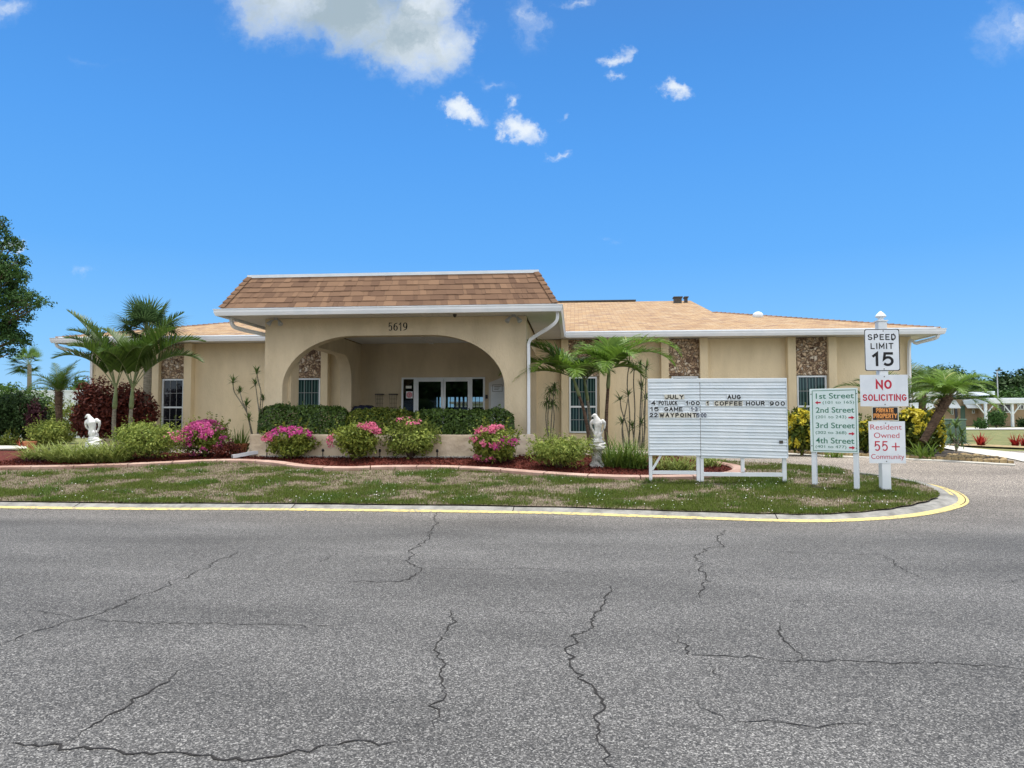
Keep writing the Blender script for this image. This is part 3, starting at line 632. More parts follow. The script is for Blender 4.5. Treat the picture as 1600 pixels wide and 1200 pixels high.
def stroke_text(name, s, x0, x1, z0, z1, y, material, parent, sw, gap=.42, serif=False, asp=.62):
    """letters of thick strokes fitted into a box; sw is the stroke width in metres"""
    h = z1-z0; adv = 0; lay = []
    for c in s:
        if c == ' ': adv += .55; continue
        w_ = GLY[c][0]*asp; lay.append((c, adv, w_)); adv += w_+gap
    tot = adv-gap; m_ = MB(); hs_ = sw/2; iw = (x1-x0)-sw; ih = h-sw; kx = iw/tot if tot > .01 else 1
    for c, a, w_ in lay:
        for pl in GLY[c][1]:
            P_ = [(x0+hs_+(a+px_*w_)*kx if tot > .01 else (x0+x1)/2, z0+hs_+pz_*ih) for px_, pz_ in pl]; n = len(P_); vs = []
            closed = n > 3 and math.dist(P_[0], P_[-1]) < 1e-6
            for i in range(n):
                pa = P_[i-1] if i else (P_[-2] if closed else None); pb = P_[i+1] if i < n-1 else (P_[1] if closed else None)
                da = Vector((P_[i][0]-pa[0], P_[i][1]-pa[1])).normalized() if pa else None; db = Vector((pb[0]-P_[i][0], pb[1]-P_[i][1])).normalized() if pb else None
                q = da if db is None else db if da is None else (da+db).normalized(); nn_ = Vector((-q.y, q.x)); k = hs_
                if da is not None and db is not None: k = hs_/max(.35, nn_.dot(Vector((-da.y, da.x))))
                e_ = Vector((0, 0))
                if not closed and n > 1:
                    if i == 0: e_ = -q*hs_*.9
                    if i == n-1: e_ = q*hs_*.9
                if serif: k *= .35+.65*abs(q.y)
                vs += [(P_[i][0]+e_.x+nn_.x*k, y, P_[i][1]+e_.y+nn_.y*k), (P_[i][0]+e_.x-nn_.x*k, y, P_[i][1]+e_.y-nn_.y*k)]
            o_ = len(vs); vs += [(a_, b_-.0025, c_) for a_, b_, c_ in vs]; y -= .00008
            m_.add(vs, [(2*i, 2*i+1, 2*i+3, 2*i+2) for i in range(n-1)]+[(o_+2*i, o_+2*i+2, o_+2*i+3, o_+2*i+1) for i in range(n-1)]+[(2*i, 2*i+2, o_+2*i+2, o_+2*i) for i in range(n-1)]+[(2*i+1, o_+2*i+1, o_+2*i+3, 2*i+3) for i in range(n-1)])
    return m_.build(name, material, parent)

# ------------------------------------------------------------------ the clubhouse
H = thing('clubhouse', (-4.8, 24, .6), 'long single-storey tan stucco clubhouse with shingle roof and arched entrance porch', 'building')
YW, YG, YP, YF = 24.0, 23.0, 17.3, 18.3
XL, XR = -17.45, 10.95
def arch_wall(a0, a1, z0, z1, o0, o1, zt, ca, cb, t0, t1, axis):
    """wall slab in the (a, z) plane with an arched opening, t0..t1 thick along the other axis"""
    arc = [(o0, z0)]
    for k in range(0, 17): q = math.pi/2*k/16; arc.append((o0+ca*(1-math.cos(q)), zt-cb+cb*math.sin(q)))
    for k in range(16, -1, -1): q = math.pi/2*k/16; arc.append((o1-ca*(1-math.cos(q)), zt-cb+cb*math.sin(q)))
    arc.append((o1, z0))
    m_ = MB(); mp_ = (lambda a, z, t: (a, t, z)) if axis == 'x' else (lambda a, z, t: (t, a, z))
    n = len(arc); top = [(a, z1) for a, z in arc]; top[0] = (o0, z1); top[-1] = (o1, z1)
    for t in (t0, t1):
        vs = [mp_(a, z, t) for a, z in arc]+[mp_(a, z, t) for a, z in top]
        m_.add(vs, [(i, i+1, n+i+1, n+i) for i in range(n-1) if abs(top[i][0]-top[i+1][0]) > 1e-6])
        m_.quad(mp_(a0, z0, t), mp_(o0, z0, t), mp_(o0, z1, t), mp_(a0, z1, t)); m_.quad(mp_(o1, z0, t), mp_(a1, z0, t), mp_(a1, z1, t), mp_(o1, z1, t))
    for i in range(n-1): m_.quad(mp_(*arc[i], t0), mp_(*arc[i+1], t0), mp_(*arc[i+1], t1), mp_(*arc[i], t1))
    for a in (a0, a1): m_.quad(mp_(a, z0, t0), mp_(a, z0, t1), mp_(a, z1, t1), mp_(a, z1, t0))
    m_.quad(mp_(a0, z1, t0), mp_(a1, z1, t0), mp_(a1, z1, t1), mp_(a0, z1, t1))
    return m_
# wings and back wall of the porch
m_ = MB(); m_.box(XL, -8.0, YW, 40, .3, 4.30); m_.build('wall', 'stucco', H)
m_ = MB(); m_.box(-1.40, XR, YW, 40, .3, 4.30); m_.build('wall', 'stucco', H)
gx0, gx1 = PX(627.5, 24.96), PX(757.5, 24.96)
m_ = MB(); m_.box(-7.99, gx0, 25, 25.3, .3, 4.42); m_.box(gx1, -1.41, 25, 25.3, .3, 4.42); m_.box(gx0, gx1, 25, 25.3, 3.10, 4.42); m_.box(gx0, gx1, 25, 25.3, .3, .70); m_.build('wall', 'stucco_shaded', H)
# the hall behind the glass doors, open to daylight through a band of rear windows
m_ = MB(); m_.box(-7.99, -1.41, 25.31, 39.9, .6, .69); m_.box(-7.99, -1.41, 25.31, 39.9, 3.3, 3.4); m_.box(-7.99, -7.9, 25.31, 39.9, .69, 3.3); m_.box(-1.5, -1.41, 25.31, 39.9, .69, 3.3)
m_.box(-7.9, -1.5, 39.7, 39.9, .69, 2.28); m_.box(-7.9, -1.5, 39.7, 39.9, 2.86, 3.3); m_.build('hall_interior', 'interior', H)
m_ = MB(); rr_ = random.Random(5)
for k in range(26):
    x = -7.8+.24*k; m_.box(x, x+rr_.choice((.02, .03, .11)), 39.6, 39.69, 2.28, 2.86)
m_.build('rear_mullions', 'interior', H)
arch_wall(-8.34, -1.26, .4, 4.31, -7.84, -1.83, 3.83, 1.95, 1.4, YF, YF+.36, 'x').build('porch_arch', 'stucco_shaded', H)
arch_wall(YF+.362, 24.998, .4, 4.31, 19.2, 23.9, 3.78, .8, .9, -8.15, -7.75, 'y').build('side_arch', 'stucco_shaded', H)
arch_wall(YF+.362, 24.998, .4, 4.31, 19.2, 23.9, 3.78, .8, .9, -1.85, -1.30, 'y').build('side_arch', 'stucco_shaded', H)
# porch floor: the drive continues under it; a raised entry step
m_ = MB(); m_.box(-7.7, -1.9, 22.9, 24.99, .5, .70); m_.build('entry_step', 'path_concrete', H, bevel=.01)
def sof(x0, x1, y0, y1, z, along='x'):
    """soffit of grooved panels, real ribs"""
    m_ = MB(); st = .15
    if along == 'x':
        x = x0
        while x < x1-.01: m_.box(x, min(x+st-.012, x1), y0, y1, z, z+.03); x += st
    else:
        y = y0
        while y < y1-.01: m_.box(x0, x1, y, min(y+st-.012, y1), z, z+.03); y += st
    m_.box(x0, x1, y0, y1, z+.012, z+.028)
    m_.build('soffit', 'soffit', H)
sof(-9.10, -.42, YP+.12, YF-.004, 4.315); sof(-9.10, -8.345, YF, YG+.9, 4.315, 'y'); sof(-1.255, -.42, YF, YG+.9, 4.315, 'y')
sof(XL-.75, -9.12, YG+.12, YW-.004, 4.305); sof(-.41, XR+.55, YG+.12, YW-.004, 4.305); sof(XR+.004, XR+.55, YW, 38, 4.305, 'y'); sof(XL-.75, XL-.004, YW, 38, 4.305, 'y')
m_ = MB(); m_.box(-7.74, -1.86, YF+.365, 24.99, 4.34, 4.40); m_.box(-5.2, -5.05, YF+.37, 24.9, 4.30, 4.339); m_.build('porch_ceiling', 'soffit', H)
# gutters: K profile swept round the eaves
def gut(path, z=4.44):
    pr = [(-.02, -.16), (-.10, -.16), (-.10, 0), (-.012, 0), (-.012, -.012), (-.09, -.012), (-.09, -.15), (-.03, -.15)]
    prof = [(-.115, -.17), (-.03, -.17), (.0, -.085), (.0, -.03), (.014, -.02), (.014, 0), (-.006, 0), (-.006, -.02), (-.115, -.03)]
    m_ = MB(); pts = []
    for i, (x, y) in enumerate(path):
        a = Vector(path[i])-Vector(path[i-1]) if i else None; b = Vector(path[i+1])-Vector(path[i]) if i < len(path)-1 else None
        na = Vector((a.y, -a.x)).normalized() if a else None; nb = Vector((b.y, -b.x)).normalized() if b else None
        n = na if nb is None else nb if na is None else (na+nb)/(1+na.dot(nb))
        pts.append((Vector((x, y, z)), Vector((n.x, n.y, 0))))
    m_.sweep(prof, pts, True); return m_.build('gutter', 'gutter_white', H)
gut([(-9.28, 22.98), (-9.28, YP), (-.30, YP), (-.30, 22.98)])
gut([(XL-.85, 38), (XL-.85, YG), (-9.30, YG)]); gut([(-.28, YG), (XR+.62, YG), (XR+.62, 38)])
# fascia boards behind the gutters
m_ = MB(); m_.box(-9.15, -.43, YP+.116, YP+.135, 4.30, 4.47); m_.box(-9.16, -9.14, YP+.14, 23.4, 4.30, 4.47); m_.box(-.435, -.415, YP+.14, 23.4, 4.30, 4.47)
m_.box(XL-.73, -9.18, YG+.116, YG+.13, 4.30, 4.47); m_.box(-.41, XR+.5, YG+.116, YG+.13, 4.30, 4.47); m_.build('fascia', 'white_paint', H)
# pilasters
for a, b in ((234, 246), (285, 297), (443, 455.5), (500, 511), (877, 888.5), (937, 949), (1034, 1046), (1095, 1108), (1233, 1246), (1297, 1310)):
    m_ = MB(); m_.box(PX(a, 23.74), PX(b, 23.74), 23.74, 23.999, .4, 4.30); m_.build('pilaster', 'stucco', H, bevel=.012)
# stone panels and windows between them
def window(x0, x1, z0, z1, y, shade, mid=None, cols=3):
    fr = MB(); w_ = .05
    fr.box(x0, x0+w_, y-.03, y+.06, z0, z1); fr.box(x1-w_, x1, y-.03, y+.06, z0, z1); fr.box(x0+w_, x1-w_, y-.03, y+.06, z1-w_, z1); fr.box(x0+w_, x1-w_, y-.045, y+.06, z0, z0+w_)
    mid = mid or (z0+z1)/2; fr.box(x0+w_, x1-w_, y-.02, y+.06, mid-.03, mid+.03)
    f_ = fr.build('window', 'white_paint', H)
    for a, b in ((z0+w_, mid-.03), (mid+.03, z1-w_)):
        p = MB(); p.box(x0+w_, x1-w_, y+.02, y+.03, a, b); p.build('pane', shade, f_)
    mm_ = MB()
    for k in range(1, cols): xx = x0+w_+(x1-x0-2*w_)*k/cols; mm_.box(xx-.005, xx+.005, y+.004, y+.018, z0+w_, mid-.031); mm_.box(xx-.005, xx+.005, y+.004, y+.018, mid+.031, z1-w_)
    for zz in ((mid+z1)/2, (mid+z0)/2): mm_.box(x0+w_, x1-w_, y+.005, y+.017, zz-.007, zz+.007)
    mm_.build('muntins', 'gray_paint', f_)
for a, b, wa, wb, sh in ((246, 285, 252, 286, 'dark_glass'), (455.5, 500, 461, 499.5, 'blind_glass'), (888.5, 937, 889.5, 933, 'blind_glass'), (1046, 1095, 1050, 1092, 'blind_glass'), (1246, 1297, 1246.5, 1293, 'blind_glass')):
    x0, x1 = PX(a, 23.86), PX(b, 23.86)
    m_ = MB(); m_.box(x0+.003, x1-.003, 23.90, 23.998, 3.05, 4.29); m_.build('stone_panel', 'rubble_stone', H)
    m_ = MB(); m_.box(x0+.003, x1-.003, 23.93, 23.998, .4, 1.12); m_.build('apron_panel', 'stucco', H)
    window(PX(wa, 23.9), PX(wb, 23.9), 1.14, 3.03, 23.93, sh, 2.02)
# the roof
def slope(polys, name='roof'):
    me = bpy.data.meshes.new(name); vs = []; fs = []; uvs = []
    for poly in polys:
        P = [Vector(p) for p in poly]; n = (P[1]-P[0]).cross(P[2]-P[0]).normalized()
        if n.z < 0: n = -n
        if abs(n.z) > .9999: ux, uy = Vector((1, 0, 0)), Vector((0, 1, 0))
        else: ux = Vector((0, 0, 1)).cross(n).normalized(); uy = n.cross(ux)
        b = len(vs); vs += P; fs.append(tuple(range(b, b+len(P)))); uvs += [(p.dot(ux), p.dot(uy)) for p in P]
    me.from_pydata([tuple(v_) for v_ in vs], [], fs); ul = me.uv_layers.new(name='UVMap')
    for i, q in enumerate(uvs): ul.data[i].uv = q
    return link(name, me, 'roof_shingle', H)
z0 = 4.46; s_ = .25; xl, xr, y0 = XL-.72, XR+.50, YG+.10; tR = 5.85; zb = z0+s_*tR; yr = 34.8; zr_ = z0+s_*(yr-y0); tL = yr-y0
def sl_(t): return z0+s_*t
rf = slope([[(xl, y0, z0), (xr, y0, z0), (xr-tR, y0+tR, zb), (xr-tR+.05, yr, zr_), (xl+tL, yr, zr_)],
       [(xr, y0, z0), (xr, 46, z0), (xr-tR, 46, zb), (xr-tR, y0+tR, zb)],
       [(xl, y0, z0), (xl+tL, yr, zr_), (xl, 46, z0)],
       [(xl+tL, yr, zr_), (xr-tR+.05, yr, zr_), (xr-tR, 46.6, z0), (xl, 46, z0)]])
m_ = MB(); m_.add([(xr-tR, y0+tR, zb), (xr-tR+.05, yr, zr_), (xr-tR, 46.6, z0)], [(0, 1, 2)]); m_.build('gable_wall', 'stucco', H)
m_ = MB(); m_.box(xl, -9.2, y0-.02, y0+.0, z0-.03, z0+.02); m_.build('drip_edge', 'white_paint', H); m_ = MB(); m_.box(-.35, xr, y0-.02, y0, z0-.03, z0+.02); m_.build('drip_edge', 'white_paint', H)
# hip cap shingles and the ridge
for (a, b) in (((xr, y0, z0), (xr-tR, y0+tR, zb)), ((xl, y0, z0), (xl+tL, yr, zr_))):
    hc = MB(); a, b = Vector(a), Vector(b); n = int((b-a).length/.2); t = (b-a).normalized(); s2 = Vector((t.y, -t.x, 0)).normalized()
    for k in range(n):
        p = a+t*(k*.2); hc.add([p+s2*.13+Vector((0, 0, -.02)), p+Vector((0, 0, .045)), p-s2*.13+Vector((0, 0, -.02)), p+t*.24+s2*.13+Vector((0, 0, -.035)), p+t*.24+Vector((0, 0, .02)), p+t*.24-s2*.13+Vector((0, 0, -.035))], [(0, 1, 4, 3), (1, 2, 5, 4), (0, 2, 1)])
    hc.build('hip_caps', 'tab_shingle', H)
m_ = MB(); m_.box(xl+tL, 3.0, yr-.15, yr+.15, zr_, zr_+.07); m_.build('ridge_vent', 'metal_dark', H)
for px, yy, hh, ww in ((1061, 33.6, .28, .34), (1074, 33.8, .26, .12)):
    x = PX(px, yy); z = sl_(yy-y0); m_ = MB(); m_.box(x-ww/2, x+ww/2, yy-.15, yy+.2, z-.05, z+hh*.8); m_.box(x-ww/2-.04, x+ww/2+.04, yy-.2, yy+.25, z+hh*.8+.002, z+hh); m_.build('roof_vent', 'metal_dark', H)
x = PX(1187, 27.0); m_ = MB(); m_.ell((x, 27.0, sl_(27-y0)+.04), (.2, .2, .16)); m_.build('roof_vent', 'white_paint', H, smooth=True)
# mansard over the porch: overlapping shingle tabs in courses
zt, zl = 5.36, 4.47; ins = .5; core = MB()
bx0, bx1, by0 = -9.14, -.44, YP+.10
c4 = [(bx0, 27, zl), (bx0, by0, zl), (bx1, by0, zl), (bx1, 27, zl)]; t4 = [(bx0+ins, 27, zt), (bx0+ins, by0+ins, zt), (bx1-ins, by0+ins, zt), (bx1-ins, 27, zt)]
core.add(c4+t4, [(0, 1, 5, 4), (1, 2, 6, 5), (2, 3, 7, 6), (4, 5, 6, 7)]); core.build('mansard_deck', 'metal_dark', H)
tb = MB(); rows = 6
def tabs(A, B, A2, B2):
    """courses of tabs on the slope quad A-B (eave) A2-B2 (top)"""
    A, B, A2, B2 = map(Vector, (A, B, A2, B2)); n = (B-A).cross(A2-A).normalized()
    if n.z < 0: n = -n
    for r in range(rows):
        q0, q1 = r/rows, (r+1)/rows+.02; a = A.lerp(A2, q0); b = B.lerp(B2, q0); a1 = A.lerp(A2, q1); b1 = B.lerp(B2, q1); ln_ = (b-a).length; k = random.uniform(-.2, 0)
        while k < ln_:
            wd = random.choice((.09, .13, .17, .22, .28, .34)); s0, s1 = max(0, k/ln_), min(1, (k+wd-.004)/ln_); k += wd
            if s1 <= s0: continue
            th = random.choice((.006, .006, .012)); d_ = random.choice((0, 0, .012)) if r else 0
            lo0 = a.lerp(b, s0); lo1 = a.lerp(b, s1); dn = (A-A2).normalized()*d_
            p = [lo0+n*(th+.008)+dn, lo1+n*(th+.008)+dn, a1.lerp(b1, s1)+n*.004, a1.lerp(b1, s0)+n*.004]
            q = [lo0+n*.002+dn, lo1+n*.002+dn]
            tb.add(p+q, [(0, 1, 2, 3), (4, 5, 1, 0), (4, 0, 3), (5, 2, 1)])
tabs(c4[1], c4[2], t4[1], t4[2]); tabs(c4[0], c4[1], t4[0], t4[1]); tabs(c4[3], c4[2], t4[3], t4[2])
tb.build('mansard_roof', 'tab_shingle', H)
for a, b in ((c4[1], t4[1]), (c4[2], t4[2])):
    hp = MB(); a, b = Vector(a), Vector(b); sx = -1 if a.x < -5 else 1
    for k in range(7):
        p0 = a.lerp(b, k/7); p1 = a.lerp(b, (k+1.1)/7); o = Vector((sx*.03, -.03, .02))
        hp.add([p0+o*1.7, p0+o+Vector((-sx*.13, 0, 0)), p0+o+Vector((0, .13, 0)), p1+o, p1+o*.7+Vector((-sx*.13, 0, 0)), p1+o*.7+Vector((0, .13, 0))], [(0, 1, 4, 3), (0, 2, 5, 3), (0, 1, 2)])
    hp.build('hip_caps', 'tab_shingle', H)
m_ = MB(); m_.box(bx0+ins-.03, bx1-ins+.03, by0+ins-.03, by0+ins+.09, zt-.01, zt+.07); m_.box(bx0+ins-.03, bx0+ins+.09, by0+ins+.09, 27, zt-.01, zt+.07); m_.box(bx1-ins-.09, bx1-ins+.03, by0+ins+.09, 27, zt-.01, zt+.07); m_.build('coping', 'white_paint', H)
# downspouts
def spout(pts, name='downspout', w_=.055):
    m_ = MB(); m_.tube(catmull([Vector(p) for p in pts], 5), w_, 4); return m_.build(name, 'gutter_white', H)
spout([(-.42, 17.55, 4.30), (-.44, 17.56, 4.08), (-.62, 17.68, 3.92), (-1.02, 18.1, 3.74), (-1.18, 18.22, 3.60), (-1.19, 18.22, 3.2), (-1.19, 18.22, 1.2), (-1.19, 18.22, .85), (-1.30, 18.05, .72)])
spout([(-9.1, 17.9, 4.30), (-9.08, 17.92, 4.12), (-8.95, 18.05, 4.02), (-8.4, 18.6, 3.90), (-8.24, 18.75, 3.8), (-8.24, 18.75, .8)])
spout([(XL-.72, 23.15, 4.3), (XL-.66, 23.2, 4.14), (XL-.3, 23.6, 4.0), (XL-.02, 23.9, 3.86), (XL+.06, 23.93, 3.7), (XL+.06, 23.93, .7)])
spout([(XR+.45, 23.15, 4.3), (XR+.4, 23.2, 4.16), (XR+.05, 23.7, 4.05), (XR-.1, 23.9, 3.9), (XR-.1, 23.93, .7)])
# house number, floodlights, camera dome
for i, (c, a, b) in enumerate((('5', 605.5, 612), ('6', 613.5, 620.5), ('1', 622, 626), ('9', 628.5, 635.5))):
    stroke_text('house_number', c, PX(a, YF), PX(b, YF), 3.945, 4.175, YF-.004, 'black', H, .030, serif=True)
for px in (430, 803):
    x = PX(px, YF-.1); fl = MB(); fl.lathe([(.055, 0), (.055, -.03), (.03, -.05)], (x, YF-.16, 4.312), 14); fl.tube([(x-.02, YF-.16, 4.28), (x-.10, YF-.2, 4.22)], .014, 6); fl.tube([(x+.02, YF-.16, 4.28), (x+.10, YF-.2, 4.22)], .014, 6)
    f_ = fl.build('floodlight', 'gray_paint', H)
    for sx in (-1, 1):
        a = Vector((x+sx*.10, YF-.2, 4.24)); d = Vector((sx*.5, -.35, -.8)).normalized(); hd = MB()
        hd.tube([a-d*.02, a+d*.02, a+d*.05, a+d*.09, a+d*.145, a+d*.15], [.02, .035, .04, .055, .066, .062], 14); hd.build('lamp_head', 'gray_paint', f_, smooth=False)
m_ = MB(); m_.lathe([(.05, 0), (.05, -.02), (.045, -.05), (.028, -.075), (.005, -.085)], (PX(710, 17.9), 17.9, 4.314), 14); m_.build('security_camera', 'metal_dark', H, smooth=True)
m_ = MB(); m_.lathe([(.05, 0), (.05, -.02), (.045, -.05), (.028, -.075), (.005, -.085)], (PX(1005, 23.5), 23.5, 4.304), 14); m_.build('security_camera', 'metal_dark', H, smooth=True)
# entrance doors
def fx(px): return PX(px, 24.96)
zf, zd = .70, 3.10
df = MB(); fy0, fy1 = 24.90, 24.998
for a, b in ((627.5, 630), (646.5, 650.5), (734.5, 738), (755, 757.5)): df.box(fx(a), fx(b), fy0, fy1, zf, zd)
df.box(fx(630)+.001, fx(755)-.001, fy0+.003, fy1, zd-.06, zd); dfo = df.build('door_frame', 'white_paint', H)
for a, b in ((630, 646.5), (738, 755)):
    m_ = MB(); m_.box(fx(a), fx(b), 24.95, 24.96, zf, zd-.06); m_.build('sidelight', 'tinted_glass', H)
for a, b in ((650.5, 692.6), (692.9, 734.5)):
    x0, x1 = fx(a)+.004, fx(b)-.004; dd = MB(); dd.box(x0, x0+.075, 24.91, 24.96, zf+.02, zd-.064); dd.box(x1-.075, x1, 24.91, 24.96, zf+.02, zd-.064); dd.box(x0+.076, x1-.076, 24.91, 24.96, zd-.15, zd-.064); dd.box(x0+.076, x1-.076, 24.91, 24.96, zf+.02, zf+.25)
    dr = dd.build('door', 'white_paint', H); m_ = MB(); m_.box(x0+.076, x1-.076, 24.93, 24.94, zf+.252, zd-.152); m_.build('pane', 'tinted_glass', dr)
    hx = x1-.11 if a < 660 else x0+.11; m_ = MB(); m_.tube([(hx, 24.90, 1.6), (hx, 24.87, 1.6), (hx, 24.87, 1.95), (hx, 24.90, 1.95)], .012, 6); m_.build('handle', 'metal_dark', dr)
x = fx(639.5); z = PZ(617, 24.95, 640); m_ = MB(); m_.box(x-.12, x+.12, 24.940, 24.948, z-.125, z+.125); stk = m_.build('door_sticker', 'white_paint', H)
m_ = MB()
for r0, r1 in ((.0, .032), (.05, .075), (.088, .108)):
    for k in range(8):
        q0, q1 = 2*math.pi*(k+.5)/8, 2*math.pi*(k+1.5)/8; c = lambda r_, q: (x+r_*math.cos(q), 24.937, z+r_*math.sin(q)); m_.quad(c(r0, q0), c(r1, q0), c(r1, q1), c(r0, q1))
m_.build('sticker_mark', 'red_ink', stk)
m_ = MB(); m_.box(fx(634), fx(643), 24.942, 24.948, PZ(607, 24.95, 640), PZ(603, 24.95, 640)); m_.build('door_sticker', 'clear_strip', H)
# white service door with posted notice, right of the glass doors
x0, x1 = fx(763.5), fx(789); m_ = MB(); m_.add([(x0, 24.97, .6), (x1, 24.97, .6), (x1, 24.97, 3.14), (x0+.3, 24.97, 3.02), (x0, 24.97, 2.90)]+[(x0, 24.999, .6), (x1, 24.999, .6), (x1, 24.999, 3.14), (x0+.3, 24.999, 3.02), (x0, 24.999, 2.90)], [(0, 1, 2, 3, 4), (0, 4, 9, 5), (4, 3, 8, 9), (3, 2, 7, 8)])
m_.build('service_door', 'soffit', H); m_ = MB(); m_.box(x0+.08, x1+.2, 24.945, 24.968, .7, 2.76); sd_ = m_.build('service_door', 'white_paint', H)
fm = MB(); a, b, c, d = fx(769.5), fx(785), PZ(612, 24.94, 770), PZ(601, 24.94, 770)
fm.box(a, b, 24.938, 24.944, d-.015, d); fm.box(a, b, 24.938, 24.944, c, c+.012); fm.box(a, a+.012, 24.938, 24.944, c+.013, d-.016); fm.box(b-.012, b, 24.938, 24.944, c+.013, d-.016)
for k in range(3): fm.box(a+.06, b-.06-.04*k, 24.939, 24.943, d-.08-.05*k, d-.065-.05*k)
fm.build('door_notice', 'metal_dark', sd_)
m_ = MB(); m_.box(fx(758.5), fx(762), 24.93, 24.998, PZ(623, 25, 760), PZ(617, 25, 760)); m_.build('keypad', 'metal_dark', H)

# paper boxes on the porch wall
for px, lab in ((593.5, 'dark wire flyer holder on the porch wall farther from the glass doors'), (615, 'dark wire flyer holder on the porch wall nearest the glass doors')):
    x = fx(px); z1_ = PZ(617, 24.9, 600); t_ = thing('flyer_holder', (x, 24.99, z1_-.48), lab, 'flyer holder', 'flyer holders on the porch wall')
    m_ = MB(); m_.box(x-.15, x+.15, 24.80, 24.995, z1_, z1_+.04); m_.build('lid', 'metal_dark', t_)
    m_ = MB()
    for a in (-.13, -.065, 0, .065, .13):
        m_.tube([(x+a, 24.84, z1_), (x+a*.85, 24.86, z1_-.46), (x+a*.85, 24.99, z1_-.46)], .006, 5)
    for zz in (-.15, -.3, -.45): m_.tube([(x-.12, 24.99, z1_+zz), (x-.12, 24.85, z1_+zz), (x+.12, 24.85, z1_+zz), (x+.12, 24.99, z1_+zz)], .006, 5)
    m_.build('basket', 'metal_dark', t_)
# dark covered bench in the porch
x0, x1 = PX(551, 24), PX(583, 24); t_ = thing('covered_bench', ((x0+x1)/2, 24.3, .70), 'low bench under a dark navy cover inside the porch', 'bench')
m_ = MB(); n = 12; prof_ = [(x0+(x1-x0)*k/n, 1.98+.10*math.sin(math.pi*k/n)**.4+.02*math.sin(k*1.7)) for k in range(n+1)]
for y in (23.95, 24.65): pass
vs = [(x_, y, z_) for y in (23.9, 24.0, 24.6, 24.7) for x_, z_ in [(p, (q if y in (24.0, 24.6) else q-.12)) for p, q in prof_]]
m_.add(vs, [(j*(n+1)+i, j*(n+1)+i+1, (j+1)*(n+1)+i+1, (j+1)*(n+1)+i) for j in range(3) for i in range(n)])
m_.box(x0+.01, x1-.01, 23.92, 24.68, .95, 1.90); m_.build('cover', 'navy', t_, bevel=0)
for xx in (x0+.06, x1-.06):
    for yy in (23.98, 24.6): m_ = MB(); m_.box(xx-.03, xx+.03, yy-.03, yy+.03, .70, .949); m_.build('leg', 'metal_dark', t_)

# planter wall
pt = thing('planter', (-5, 17.3, .6), 'low rough stucco planter wall curving in front of the porch arch', 'planter')
m_ = MB(); pv = [(-8.2, 18.28), (-8.2, 17.2), (-3.3, 17.2), (-2.4, 17.25), (-1.5, 17.55), (-1.0, 18.1)]
# subdivided so the uneven trowel work is real relief
seg = []
for a, b in zip(pv, pv[1:]):
    n = max(1, int(math.dist(a, b)/.08)); seg += [(a[0]+(b[0]-a[0])*k/n, a[1]+(b[1]-a[1])*k/n) for k in range(n)]
seg.append(pv[-1]); zz = [.5+.04*k for k in range(19)]; nz_ = len(zz)
def pn(i):
    a = seg[max(i-1, 0)]; b = seg[min(i+1, len(seg)-1)]; t = Vector((b[0]-a[0], b[1]-a[1])).normalized(); return Vector((t.y, -t.x))
vs = []
for i, (x, y) in enumerate(seg):
    n_ = pn(i)
    for z in zz:
        o = .03*noise.fractal(Vector((x*2.0, z*5, y)), 1, 2, 4); top_ = .012*noise.noise(Vector((x*1.3, 0, 3))) if z > 1.2 else 0
        vs.append((x+n_.x*o, y+n_.y*o, z+top_))
for (x, y), i in zip(seg, range(len(seg))): n_ = pn(i); vs.append((x-n_.x*.18, y-n_.y*.18, 1.21))
ns = len(seg); fs = [(i*nz_+k, (i+1)*nz_+k, (i+1)*nz_+k+1, i*nz_+k+1) for i in range(ns-1) for k in range(nz_-1)]+[(i*nz_+nz_-1, (i+1)*nz_+nz_-1, ns*nz_+i+1, ns*nz_+i) for i in range(ns-1)]
m_.add(vs, fs); m_.build('planter_wall', 'planter_stucco', pt, smooth=True)
m_ = MB(); m_.add([(-8.1, 18.28, 1.1), (-8.1, 17.3, 1.1), (-3.3, 17.3, 1.1), (-1.6, 17.65, 1.1), (-1.1, 18.28, 1.1)], [(0, 1, 2, 3, 4)]); m_.build('planter_soil', 'dark_mulch', pt)
m_ = MB(); m_.sweep([(0, 0), (.07, 0), (.07, .05), (0, .05)], [(Vector((x_, y_, .64)), Vector((*pn(i), 0))) for i, (x_, y_) in enumerate(seg) if i > 16], True); m_.build('planter_base', 'path_concrete', pt)
# small black bed lights
for px, py in ((417, 709), (504.5, 709), (593.5, 711), (683, 713)):
    p = W(px, py, 16.98); z = zisl(p.x, 16.98); m_ = MB(); m_.lathe([(.012, 0), (.012, .16), (.03, .165), (.034, .20), (.02, .235), (.004, .24)], (p.x, 16.98, z+.01), 10)
    o = m_.build('bed_light', 'black'); rebase(o, (p.x, 16.98, z)); tag(o, {417: 'small black stake light by the left end of the planter wall', 504.5: 'small black stake light between the first two bougainvilleas before the planter', 593.5: 'small black stake light just right of the tall middle bougainvillea', 683: 'small black stake light right of the round green shrub at the planter'}[px], 'light', 'black stake lights along the planter wall')
# downspout extension lying on the mulch
p = W(376, 707, 16.9); m_ = MB(); m_.tube([(p.x-.14, 16.75, zisl(0, 16.8)+.07), (p.x+.2, 17.15, zisl(0, 17)+.13), (p.x+.4, 17.4, zisl(0, 17)+.15)], .06, 4, False)
o = m_.build('drain_extension', 'gutter_white'); rebase(o, (p.x, 16.8, zisl(0, 16.8))); tag(o, 'white square downspout extension lying at the left end of the planter', 'drainpipe')

